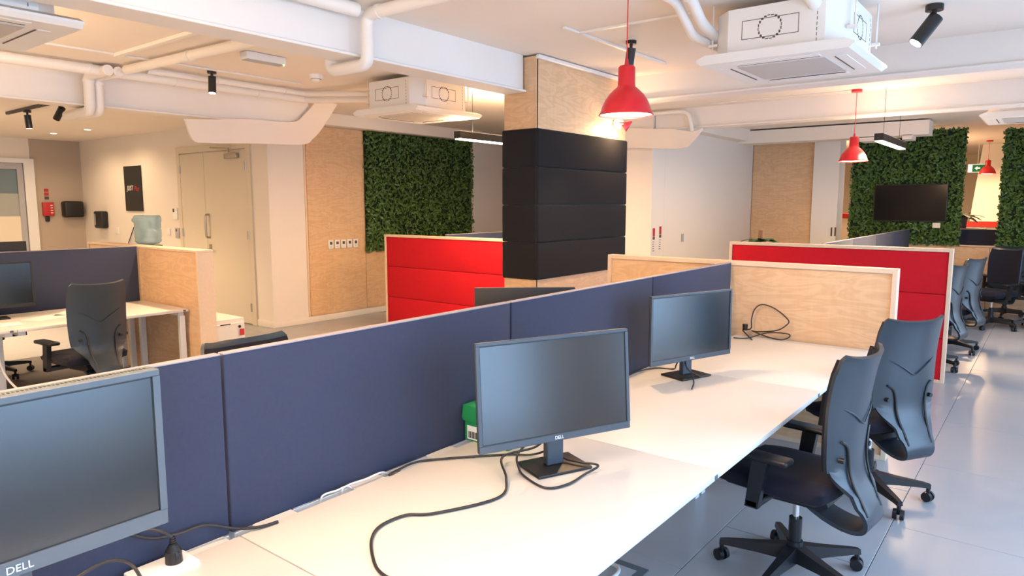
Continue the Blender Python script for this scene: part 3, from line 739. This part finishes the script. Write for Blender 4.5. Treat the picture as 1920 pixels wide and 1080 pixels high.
for a, b in (((-.10, 0, 0), (-.09, .012, .30)), ((.09, 0, 0), (.10, .012, .30)), ((-.09, 0, .29), (.09, .012, .30)), ((-.09, 0, 0), (.09, .012, .01))): box(fm, a, b)
f1 = obj('frame', fm, 'black', pf_); f2 = obj('print', box(B(), (-.09, .004, .01), (.09, .008, .29)), 'paper', pf_)
for o in (f1, f2): o.rotation_euler = (R(-14), R(14), 0)
sb = tag(obj('side_shelf', box(B(), (-8.50, 3.40, 0), (-8.18, 3.75, 1.12), .004, 1), 'white'), 'white side cabinet behind the thick birch partition carrying the frame', 'cabinet')

# poster, dispensers and devices on the walls
po = thing('poster', 'tall black poster with a small logo above the water bottle', 'poster', (-12.45, 5.445, 1.60))
obj('board', box(B(), (-.31, -.02, 0), (.31, 0, .76), .002, 1), 'black', po)
text_mesh('lettering', 'JUST', .115, 'white', po, Matrix.Translation((-.10, -.0215, .385)) @ Matrix.Rotation(R(90), 4, 'X'), .25, 'white lettering')
text_mesh('lettering', 'Play', .115, 'redprint', po, Matrix.Translation((.145, -.0215, .375)) @ Matrix.Rotation(R(90), 4, 'X'), .25, 'dark red lettering')
sd = thing('soap_dispenser', 'narrow black dispenser at the corner of the taupe wall', 'dispenser', (-13.72, 5.45, 1.28))
obj('body', box(B(), (-.17, -.12, 0), (.17, 0, .31), .03, 3), 'black', sd); obj('window', box(B(), (-.12, -.124, .06), (-.08, -.12, .26), .001, 1), 'grey', sd)
td = thing('towel_dispenser', 'wide black paper towel dispenser on the taupe wall', 'dispenser', (-14.6, 5.22, 1.47))
obj('body', box(B(), (0, -.165, 0), (.20, .165, .30), .04, 4), 'black', td); obj('slot', box(B(), (.05, -.08, -.002), (.15, .08, .004)), 'white', td)
fx = thing('fire_box', 'small red wall box with a black handle on the taupe wall', 'wall box', (-14.6, 4.84, 1.50))
obj('body', box(B(), (0, -.09, 0), (.06, .09, .25), .008, 2), 'redplas', fx)
obj('handle', box(B(), (.01, -.055, -.10), (.04, .015, .0), .01, 2), 'black', fx)
for k in range(4): obj('print_line', box(B(), (.060, .03, .05 + k * .045), (.0612, .07, .065 + k * .045)), 'white', fx)
sg = thing('wall_sign', 'small stacked brown sign above the red wall box', 'sign', (-14.595, 4.84, 1.80))
for k in range(3): obj('plate', box(B(), (-.004, -.035, k * .07), (.004, .035, k * .07 + .055)), 'redprint' if k else 'line', sg)
def wall_box_y(name, label, cat, x, z, w_, h_, d=.025, m='white', scr=None):
    t = thing(name, label, cat, (x, 5.45, z)); obj('case', box(B(), (-w_ / 2, -d, 0), (w_ / 2, 0, h_), .004, 2), m, t)
    if scr: obj('display', box(B(), (-w_ * .32, -d - .001, h_ * scr[0]), (w_ * .05, -d + .001, h_ * scr[1])), 'line', t)
    return t
wall_box_y('wall_controller', 'cream wall controller beside the door, upper of the two', 'controller', -11.05, 1.47, .16, .19, scr=(.62, .92))
wall_box_y('access_reader', 'grey access reader below the wall controller beside the door', 'reader', -11.00, 1.18, .12, .16, m='grey', scr=(.65, .88))
wall_box_y('wall_socket', 'flat pale switch plate left of the access reader', 'switch', -11.28, 1.22, .08, .11)
wall_box_y('wall_socket', 'flat pale socket plate right of the black corner dispenser', 'socket', -13.2, 1.18, .16, .12, .012)
for k in range(5):
    t = thing('thermostat', ['leftmost white thermostat on the birch wall panel', 'second white thermostat from the left on the birch wall', 'middle white thermostat of five on the birch wall', 'fourth white thermostat from the left on the birch wall', 'rightmost white thermostat on the birch wall panel'][k],
              'thermostat', (-8.424, 6.42 + k * .115, 1.06), R(90), 'white thermostats on the birch wall')
    obj('case', box(B(), (-.045, -.022, 0), (.045, 0, .13), .004, 2), 'white', t)
    obj('display', box(B(), (-.022, -.0235, .062), (.022, -.022, .105)), 'line', t)
    obj('button', box(B(), (-.015, -.0245, .025), (.0, -.022, .035)), 'grey', t)

# papers and keyboard on left desk
kb = thing('keyboard', 'white keyboard on the warm lit left desk', 'keyboard', (-6.62, 1.72, DZ), R(84))
obj('tray', box(B(), (-.22, -.065, 0), (.22, .065, .012), .004, 2), 'white', kb)
kk = B()
for r_ in range(5):
    for c_ in range(15): box(kk, (-.208 + c_ * .0278, -.055 + r_ * .0225, .012), (-.208 + c_ * .0278 + .023, -.055 + r_ * .0225 + .018, .018))
obj('keys', kk, 'paper', kb, kind='stuff')
for k, (x, y, a) in enumerate(((-6.80, 2.18, 20), (-6.92, 2.42, 55))):
    tag(obj('paper_sheet', box(B(), (-.105, -.148, 0), (.105, .148, .003)), 'paper', loc=(x, y, DZ)), ['white paper sheet beside the keyboard on the left desk', 'white paper sheet near the screen on the left desk'][k], 'paper').rotation_euler = (0, 0, R(a))
cable('white_cable', 'pale cable dangling from the warm lit left desk', [(-6.55, 1.70, .715), (-6.50, 1.72, .60), (-6.46, 1.74, .42), (-6.42, 1.80, .28), (-6.30, 1.88, .18), (-6.28, 1.84, .10), (-6.34, 1.80, .09), (-6.30, 1.88, .20)], .009, 'wcable')

# ================================================================== lamps
def light(name, kind, loc, e, col, size=.05, spot=None, parent=None):
    l = bpy.data.lights.new(name, kind); l.energy = e; l.color = col
    if kind in ('POINT', 'SPOT'): l.shadow_soft_size = size
    if spot: l.spot_size = R(spot); l.spot_blend = .6
    o = bpy.data.objects.new(name, l); C.objects.link(o); o.location = loc
    if parent: o.parent = parent
    return o
def pendant(label, x, y, zb, watts, ztop=3.0, sc=1.0):
    t = thing('pendant_lamp', label, 'pendant lamp', (x, y, zb), 0, 'red pendant lamps')
    r = .152 * sc
    prof = [(r * 1.0, -.004), (r * 1.0, .004), (r * .95, .02), (r * .90, .045), (r * .80, .080), (r * .64, .115), (r * .46, .142), (r * .35, .155), (r * .325, .165), (r * .315, .262), (r * .27, .272), (r * .08, .276), (r * .05, .31)]
    inn = [(max(a - .004, .002), z + (.0 if i < 2 else -.004)) for i, (a, z) in enumerate(prof[1:-2])]
    s = B(); lathe(s, prof + [(0, .31)], 36); sh = obj('shade', s, 'redlamp', t, ang=50)
    i2 = B(); lathe(i2, inn + [(0, .262)], 36); obj('shade_lining', i2, 'lampin', sh, ang=50)
    obj('rim', tube(B(), [(r * math.cos(a), r * math.sin(a), 0) for a in [2 * math.pi * k / 40 for k in range(41)]], .004, 6), 'redlamp', sh)
    bl = B(); sphere(bl, (0, 0, .075), .042, (1, 1, 1.15)); cyl(bl, (0, 0, .11), (0, 0, .16), .02, .016, 12); obj('bulb', bl, 'bulb', t)
    obj('cord', cyl(B(), (0, 0, .30), (0, 0, ztop - zb - .02), .0035, seg=8), 'redlamp', t)
    obj('canopy', cyl(B(), (0, 0, ztop - zb - .03), (0, 0, ztop - zb), .058, seg=20), 'redlamp', t)
    light('pendant_light', 'POINT', (0, 0, .01), watts, WARM, .05, parent=t)
    return t
pendant('large red pendant lamp hanging before the column', -1.985, 3.60, 2.225, 42)
pendant('red pendant lamp hanging right of the far birch wall', -1.875, 8.72, 2.205, 40)
pendant('small red pendant lamp seen far back between the green walls', -1.17, 17.2, 2.33, 60)

def bar_lamp(label, x, y0, y1, zb, watts, up=0):
    t = thing('linear_lamp', label, 'linear lamp', (x, (y0 + y1) / 2, zb), 0, 'black linear lamps'); h = (y1 - y0) / 2; ztop = 3.0 if x > -7.6 else 2.88
    bm = B(); box(bm, (-.045, -h, .008), (.045, h, .085), .003, 1); obj('housing', bm, 'black', t)
    obj('diffuser', box(B(), (-.038, -h + .01, -.004), (.038, h - .01, .010), .003, 1), 'led', t)
    for s in (-1, 1): obj('wire', cyl(B(), (0, s * (h - .25), .085), (0, s * (h - .25), ztop - zb), .0025, seg=6), 'black', t)
    l = bpy.data.lights.new('linear_light', 'AREA'); l.shape = 'RECTANGLE'; l.size = .07; l.size_y = 2 * h - .04; l.energy = watts; l.color = WARMW
    o = bpy.data.objects.new('linear_light', l); C.objects.link(o); o.parent = t; o.location = (0, 0, -.008)
    if up:  # added uplight for a brighter ceiling, with a pale plate beneath it
        l2 = l.copy(); l2.energy = up; o2 = bpy.data.objects.new('added_uplight', l2); C.objects.link(o2); o2.parent = t; o2.location = (0, 0, .092); o2.rotation_euler = (R(180), 0, 0)
        obj('added_top_plate', box(B(), (-.038, -h + .01, .084), (.038, h - .01, .089)), 'lampin', t)
    return t
bar_lamp('black linear lamp hanging left of the black column', -5.05, 5.52, 7.0, 2.40, 95, 40)
bar_lamp('black linear lamp hanging before the far green wall', -1.59, 8.53, 10.0, 2.40, 75, 12)

def spot(label, x, y, z, aim, watts, sc=1.0, cone=75):
    t = thing('spotlight', label, 'spotlight', (x, y, z), 0, 'black ceiling spotlights')
    a = Vector(aim).normalized(); c = Vector((0, 0, -.075 * sc))
    obj('mount', cyl(B(), (0, 0, -.028 * sc), (0, 0, 0), .042 * sc, seg=18), 'black', t)
    obj('stem', cyl(B(), (0, 0, -.07 * sc), (0, 0, -.028 * sc), .012 * sc, seg=10), 'black', t)
    p0 = c - a * .02 * sc; p1 = c + a * .14 * sc
    obj('barrel', cyl(B(), p0, p1, .036 * sc, seg=20), 'black', t)
    obj('lens', cyl(B(), p1 - a * .002, p1 + a * .0015, .031 * sc, seg=20), 'spotlens', t)
    l = light('spot_beam', 'SPOT', p1 + a * .01, watts, WARMW, .03, cone, t)
    l.rotation_euler = a.to_track_quat('-Z', 'Y').to_euler()
    return t
spot('black spotlight under the ceiling left of the grey emergency light', -6.55, 3.66, 3.0, (.1, -.1, -1), 190, cone=95)
spot('black tilted spotlight at the upper right, beside the cassette unit', -.72, 5.36, 2.995, (-.55, -.35, -.9), 60, 1.25)
spot('black spotlight half hidden behind the large red pendant lamp', -2.75, 5.05, 3.0, (-.2, .1, -1), 60)
tr = tag(obj('lighting_track', box(B(), (-10.6, 3.13, 2.845), (-8.3, 3.165, 2.88), .002, 1), 'black'), 'black lighting track under the ceiling at the left', 'lighting track')
spot('left one of the two black track spotlights', -9.9, 3.148, 2.845, (-.1, .1, -1), 170, 1.0, 120)
spot('right one of the two black track spotlights, tilted', -8.85, 3.148, 2.845, (-.7, -.2, -.8), 150, 1.0, 110)
for k, q in enumerate(((100, 250), (164, 243))):
    p = onz(q[0], q[1], 2.88)
    t = thing('downlight', ['left one of two recessed downlights in the left ceiling', 'right one of two recessed downlights in the left ceiling'][k], 'downlight', (p.x, p.y, 2.88), 0, 'recessed downlights')
    obj('ring', lathe(B(), [(.045, -.001), (.062, -.006), (.068, -.002), (.068, 0), (.045, 0)], 24), 'white', t)
    obj('lens', cyl(B(), (0, 0, -.003), (0, 0, -.0005), .045, seg=20), 'spotlens', t)
    light('downlight_beam', 'SPOT', (0, 0, -.012), 45, WARMW, .04, 160, t)
# small double lamp on the column
wl = thing('wall_lamp', 'small wall lamp with red and cream cones glowing on the column', 'wall lamp', (-3.585, 6.30, 2.52))
obj('plate', cyl(B(), (-.012, 0, 0), (.02, 0, 0), .03, seg=16), 'lampin', wl)
obj('cone_shade', cyl(B(), (.05, .06, -.03), (.13, .10, .03), .055, .004, 16), 'redlamp', wl)
obj('cone_shade', cyl(B(), (.05, -.10, .05), (.12, -.06, .02), .050, .004, 16), 'lampin', wl)
obj('arm', tube(B(), [(.02, 0, 0), (.06, .02, 0), (.08, .06, 0)], .006, 8), 'lampin', wl)
obj('bulb', sphere(B(), (.045, -.03, -.03), .028), 'bulb', wl)
light('wall_lamp_light', 'POINT', (.07, -.05, -.05), 13, WARM, .03, parent=wl)

# unseen linear lamps walls and ceiling
bar_lamp('added unseen linear lamp brightening the near bench and ceiling', -1.75, -.25, 1.15, 2.42, 13, 120)
bar_lamp('unseen black linear lamp brightening the ceiling left of the camera', -5.75, -.55, .95, 2.42, 40, 140)
bar_lamp('added unseen linear lamp brightening the kitchenette wall', -11.0, .6, 2.4, 2.45, 115, 30)
bar_lamp('added linear lamp brightening the background, hidden beyond the tall leaf wall', -2.6, 15.4, 16.9, 2.40, 130, 70)
bar_lamp('added unseen linear lamp behind the camera for warm fill', -3.4, -2.6, -1.1, 2.40, 40, 60)

# ================================================================== ceiling equipment
def cassette(label, cx, cy, zp, W=.94, grp='ceiling cassette units'):
    t = thing('ceiling_cassette', label, 'air conditioner', (cx, cy, zp), 0, grp)
    h = W / 2; b = .40; c = .11; hb = .27
    poly = [(-b + c, -b), (b - c, -b), (b, -b + c), (b, b - c), (b - c, b), (-b + c, b), (-b, b - c), (-b, -b + c)]
    body = obj('body', prism(B(), poly, 2, .06, .06 + hb), 'acwhite', t)
    pn = B(); prism(pn, [(-h, .022), (-h + .03, .0), (h - .03, .0), (h, .022), (h, .034), (h - .06, .058), (-h + .06, .058), (-h, .034)], 1, -h, h)
    pan = obj('fascia', pn, 'acwhite', t)
    obj('grille', box(B(), (-.27, -.27, -.004), (.27, .27, .004), .003, 1), 'acgrey', t)
    for s in (-1, 1):
        obj('louvre', box(B(), (-.26, s * .355 - .032, -.003), (.26, s * .355 + .032, .003), .002, 1), 'acwhite', t)
        obj('louvre', box(B(), (s * .355 - .032, -.26, -.003), (s * .355 + .032, .26, .003), .002, 1), 'acwhite', t)
        sl = B(); box(sl, (-.25, s * .32 - .004, -.004), (.25, s * .32 + .004, -.0005)); box(sl, (s * .32 - .004, -.25, -.004), (s * .32 + .004, .25, -.0005))
        obj('air_slot', sl, 'line', t)
    ln = B(); z0, z1 = .14, .25
    def strip(u0, v0, u1, v1, side):
        wv = .0018
        if side == 0: box(ln, (u0 - wv, -b - .001, v0 - wv), (u1 + wv, -b + .001, v1 + wv))
        elif side == 1: box(ln, (b - .001, u0 - wv, v0 - wv), (b + .001, u1 + wv, v1 + wv))
    for side in (0, 1):
        for a in ((-.2, z0, .14, z0), (-.2, z1, .14, z1), (-.2, z0, -.2, z1), (.14, z0, .14, z1)): strip(*a, side)
        for k in range(20):
            a0 = 2 * math.pi * k / 20; a1 = a0 + .2
            p = (-.03 + .07 * math.cos(a0), .195 + .07 * math.sin(a0)); q = (-.03 + .07 * math.cos(a1), .195 + .07 * math.sin(a1))
            strip(min(p[0], q[0]), min(p[1], q[1]), max(p[0], q[0]), max(p[1], q[1]), side)
        for k in range(8): strip(.245, .075 + k * .03, .245, .09 + k * .03, side)
    obj('knockout_marks', ln, 'line', body, kind='stuff')
    for sx in (-1, 1):
        for sy in (-1, 1):
            obj('hanger_rod', cyl(B(), (sx * .43, sy * .30, .12), (sx * .43, sy * .30, 3.0 - zp), .006, seg=8), 'pipe', t)
            obj('bracket', box(B(), (min(sx * .39, sx * .45), sy * .30 - .02, .14), (max(sx * .39, sx * .45), sy * .30 + .02, .155)), 'pipe', t)
    return t
cassette('large white cassette unit at the upper right, nearest the camera', -1.435, 4.83, 2.60)
cassette('white cassette unit above the leaf wall, left of the black column', -5.32, 5.22, 2.615)
cassette('white cassette unit cut off by the upper left corner', -4.50, 1.10, 2.62)
cassette('white cassette unit far back at the right picture edge', -.30, 10.0, 2.68)

PR = .042
def pipe(label, pts, r=PR, clamps=(), cr=.06):
    t = thing('ceiling_pipe', label, 'pipe', pts[0])
    o = Vector(pts[0]); P = [Vector(p) - o for p in pts]
    obj('run', tube(B(), round_corners(P, cr), r, 14), 'pipe', t, ang=60)
    for i, u in clamps:
        a = P[i]; b = P[i + 1]; c = a.lerp(b, u); d = (b - a).normalized()
        obj('clamp', cyl(B(), c - d * .014, c + d * .014, r + .006, seg=14), 'pipe', t)
    return t
pipe('white pipe crossing the ceiling and dipping under the white beam', [(-1.9, 3.12, 2.945), (-3.64, 3.12, 2.945), (-3.64, 3.12, 2.63), (-4.03, 3.12, 2.63), (-4.03, 3.12, 2.945), (-6.85, 3.0, 2.945)], PR, ((0, .5), (0, .93), (4, .2), (4, .62)), .07)
pipe('white pipe along the near side of the white beam', [(-3.62, .2, 2.95), (-3.62, 3.02, 2.95)], .045, ((0, .35), (0, .6), (0, .8)))
pipe('white pipe running along the left beam to the cassette unit', [(-7.02, -1.0, 2.935), (-7.02, 5.05, 2.935), (-5.78, 5.2, 2.85)], .048, ((0, .5), (0, .62), (0, .75), (0, .9)))
pipe('thin white pipe beside the thicker pipe on the left ceiling', [(-6.78, 3.15, 2.955), (-6.78, 4.9, 2.955), (-5.78, 5.05, 2.88)], .03, ((0, .4), (0, .85)))
pipe('pair bent white pipe dropping down the left beam to the track', [(-6.9, 2.86, 2.93), (-7.34, 2.86, 2.93), (-7.34, 2.86, 2.60), (-7.9, 2.86, 2.60)], .048, ((1, .15),), .08)
pipe('twin white pipe beside the one dropping down the left beam', [(-6.9, 2.95, 2.93), (-7.36, 2.95, 2.93), (-7.36, 2.95, 2.60), (-7.9, 2.95, 2.60)], .044, ((1, .2),), .08)
pipe('white pipe bending down into the near cassette unit', [(-1.80, 2.8, 2.95), (-1.82, 4.05, 2.95), (-1.86, 4.33, 2.86), (-1.86, 4.62, 2.80)], .034, ((0, .8), (0, .98)))
pipe('second white pipe bending into the near cassette unit', [(-1.90, 2.8, 2.95), (-1.93, 4.1, 2.95), (-1.95, 4.42, 2.80), (-1.86, 4.70, 2.76)], .030)
pipe('white pipe entering the near cassette unit from above', [(-1.24, 3.2, 2.95), (-1.22, 4.35, 2.93), (-1.2, 4.55, 2.84)], .042, ((0, .9),))
pipe('white cable duct bent over the pier capital at the corridor', [(-4.6, 8.88, 2.95), (-4.05, 8.88, 2.95), (-3.95, 8.88, 2.90), (-3.90, 8.88, 2.68)], .028, (), .08)
def duct(label, a, b, w_=.03, h_=.018, axis='y'):
    p, q = Vector(a), Vector(b); lo = Vector((min(p.x, q.x), min(p.y, q.y), min(p.z, q.z))); hi = Vector((max(p.x, q.x), max(p.y, q.y), max(p.z, q.z)))
    if axis == 'y': lo.x -= w_ / 2; hi.x += w_ / 2
    else: lo.y -= w_ / 2; hi.y += w_ / 2
    lo.z = 3.0 - h_; hi.z = 2.9995
    return tag(obj('cable_duct', box(B(), lo, hi, .003, 1), 'pipe'), label, 'cable duct')
duct('thin white cable duct on the ceiling above the large pendant', (-2.92, 4.35, 3), (-2.92, 6.0, 3))
duct('thin white cable duct crossing above the large pendant lamp', (-2.92, 4.55, 3), (-2.0, 4.55, 3), axis='x')
duct('long white cable duct on the warm ceiling at the left', (-6.45, 1.6, 3), (-6.45, 4.6, 3))
duct('white cable duct crossing the warm ceiling to the emergency light', (-6.45, 2.75, 3), (-4.6, 2.75, 3), .05, .03, 'x')
duct('thin white cable duct between pendant canopy and beam', (-3.6, 8.72, 3), (-1.95, 8.72, 3), .018, .012, 'x')
em = thing('emergency_light', 'grey white emergency light on the warm ceiling with green indicator', 'emergency light', (-5.50, 3.55, 2.935), R(0))
obj('body', box(B(), (-.055, -.19, 0), (.055, .19, .062), .006, 2), 'white', em)
obj('diffuser', box(B(), (-.045, -.18, -.006), (.045, .18, .002), .003, 1), 'grey', em)
obj('indicator', sphere(B(), (.045, .17, -.004), .008), 'ledgreen', em)
sm_ = thing('smoke_detector', 'round white smoke detector on the warm ceiling', 'smoke detector', (-5.93, 4.41, 2.935))
obj('dome', lathe(B(), [(0, 0), (.035, 0), (.045, .008), (.048, .02), (.062, .028), (.066, .042), (.066, .065), (0, .065)], 24), 'white', sm_)
obj('slots', tube(B(), [(.049 * math.cos(a), .049 * math.sin(a), .022) for a in [2 * math.pi * k / 24 for k in range(25)]], .003, 5), 'line', sm_)

# ================================================================== far right objects
tv = thing('television', 'black television hung on the tall leaf wall', 'television', (-1.93, 13.20, 1.43))
obj('back_shell', box(B(), (-.52, -.02, .01), (.52, .03, .60), .01, 2), 'black', tv)
obj('bezel', box(B(), (-.535, -.04, 0), (.535, -.015, .61), .004, 2), 'black', tv)
obj('display', box(B(), (-.522, -.0425, .016), (.522, -.039, .597)), 'tvscreen', tv)
obj('wall_mount', box(B(), (-.2, .03, .15), (.2, .09, .45)), 'black', tv)
wbx = thing('socket_box', 'small cream box below the television on the leaf wall', 'socket box', (-1.53, 13.22, 1.33))
obj('case', box(B(), (-.055, -.04, 0), (.055, .05, .085), .004, 2), 'cream', wbx)
def plant(label, loc, leaves_, pot, s, kind):
    t = thing('potted_plant', label, 'plant', loc)
    obj('pot', lathe(B(), [(0, 0), (.05 * s, 0), (.06 * s, .10 * s), (.065 * s, .12 * s), (.055 * s, .12 * s), (0, .11 * s)], 18), pot, t)
    rnd = random.Random(hash(label) % 100 if False else len(label))
    for k in range(leaves_):
        a = 2 * math.pi * k / leaves_ + rnd.uniform(-.3, .3); el = rnd.uniform(.1, .9) if kind else rnd.uniform(0, .5); L = s * rnd.uniform(.18, .28)
        d = Vector((math.cos(a) * math.cos(el), math.sin(a) * math.cos(el), math.sin(el))); sd_ = d.cross(Vector((0, 0, 1))).normalized()
        rows = []
        for i in range(6):
            u = i / 5; wv = (.035 if kind else .075) * s * math.sin(math.pi * (.08 + .9 * u)) + .002
            c = Vector((0, 0, .12 * s)) + d * L * u + Vector((0, 0, -.10 * s * u * u))
            rows.append([tuple(c - sd_ * wv), tuple(c + Vector((0, 0, -.006))), tuple(c + sd_ * wv)])
        obj('leaf', sheet(B(), rows, .003), 'plantleaf', t, ang=60)
    return t
tag(obj('storage_cabinet', box(B(), (-2.95, 8.15, 0), (-2.35, 8.60, 1.17), .004, 1), 'desk'), 'low white cabinet behind the dark red partition carrying a plant', 'cabinet')
plant('small plant with round leaves peeping over the dark red partition', (-2.76, 8.36, 1.17), 9, 'terracotta', 1.0, 0)
tk = obj('plant_stake', cyl(B(), (0, 0, .1), (0, 0, .24), .03, seg=12), 'terracotta', [o for o in C.objects if o.name == 'potted_plant'][0])
plant('spiky plant far back beside the tall leaf wall', (-1.32, 14.6, 1.30), 14, 'darkgrey', 1.6, 1)
tag(obj('far_shelf', box(B(), (-2.2, 14.45, 0), (-.95, 14.8, 1.30), .004, 1), 'wood'), 'birch shelf unit beyond the low wall carrying the spiky plant', 'shelf')
# second bench line beyond the low wall
sc3 = thing('desk_screen', 'blue desk screen beyond the low wall between the leaf walls', 'desk screen', (-1.00, 13.85, .80), R(8))
obj('fabric_panel', box(B(), (-.36, 0, 0), (.40, .03, .50), .006, 2), 'navy', sc3); obj('top_band', box(B(), (-.36, -.001, .495), (.40, .031, .503)), 'trimfab', sc3)
obj('base_board', box(B(), (-.36, -.2, -.80), (.40, .2, 0)), 'desk', sc3)
fp = thing('far_pillar', 'tapering white pillar with a red band beyond the leaf walls', 'pillar', (-1.0, 18.6, 0))
pp = B(); prism(pp, [(-.55, 0), (.55, 0), (.48, 1.6), (.36, 3.0), (-.36, 3.0), (-.48, 1.6)], 1, -.3, .3); obj('shaft', pp, 'wall', fp)
obj('red_band', box(B(), (-.62, -.36, 1.22), (.62, .36, 1.34), .004, 1), 'redplas', fp)
rc = thing('red_topped_counter', 'cream counter with a red top left of the tall leaf wall', 'counter', (-3.35, 16.0, 0))
obj('body', box(B(), (-.6, -.3, 0), (.6, .3, 1.42)), 'cream', rc); obj('top', box(B(), (-.62, -.32, 1.42), (.62, .32, 1.52), .004, 1), 'redplas', rc)
ex = thing('exit_sign', 'green exit sign far back beside the small pendant lamp', 'exit sign', (-1.40, 17.9, 2.39))
obj('plate', box(B(), (-.17, 0, 0), (.17, .03, .17), .003, 1), 'whitelit', ex); obj('green_field', box(B(), (-.09, -.002, .01), (.165, .002, .16)), 'greenlit', ex)
ar = B(); prism(ar, [(-.05, .085), (.0, .125), (.0, .10), (.05, .10), (.05, .07), (.0, .07), (.0, .045)], 1, -.004, -.001); obj('arrow', ar, 'whitelit', ex)
obj('hanger', cyl(B(), (0, .015, .17), (0, .015, .61), .006, seg=6), 'pipe', ex)
# signs and switch plates in the corridor
for k, x in enumerate((1224, 1236)):
    p = onx(x, 478, -4.5); t = thing('wall_sign', ['left narrow sign with red top on the corridor wall', 'right narrow sign with red top on the corridor wall'][k], 'sign', (-4.499, p.y, 1.16 + .02 * k), R(90), 'narrow signs on the corridor wall')
    obj('plate', box(B(), (-.035, -.006, -.12), (.035, 0, .22)), 'paper', t); obj('red_field', box(B(), (-.033, -.008, .10), (.033, -.005, .218)), 'redprint', t); obj('dark_field', box(B(), (-.033, -.008, .055), (.033, -.005, .095)), 'line', t)
    pb2 = B()
    for q in range(5): box(pb2, (-.03, -.008, -.11 + q * .032), (.022 - .006 * (q % 2), -.005, -.10 + q * .032))
    obj('print_lines', pb2, 'darkgrey', t)
p = onx(1279, 447, -4.5); t = thing('light_switch', 'flat pale switch plate on the corridor wall', 'switch', (-4.5, p.y, p.z - .05), R(90)); obj('plate', box(B(), (-.04, -.01, 0), (.04, 0, .12), .003, 1), 'grey', t)
for k, x in enumerate((1559, 1566)):
    p = ony(x, 434, 12.9); t = thing('wall_sign', ['left dark slim sign on the far white pier', 'right dark slim sign on the far white pier'][k], 'sign', (p.x, 12.9, p.z - .08), 0, 'slim signs on the far pier'); obj('plate', box(B(), (-.012, -.006, 0), (.012, 0, .15)), 'line', t)
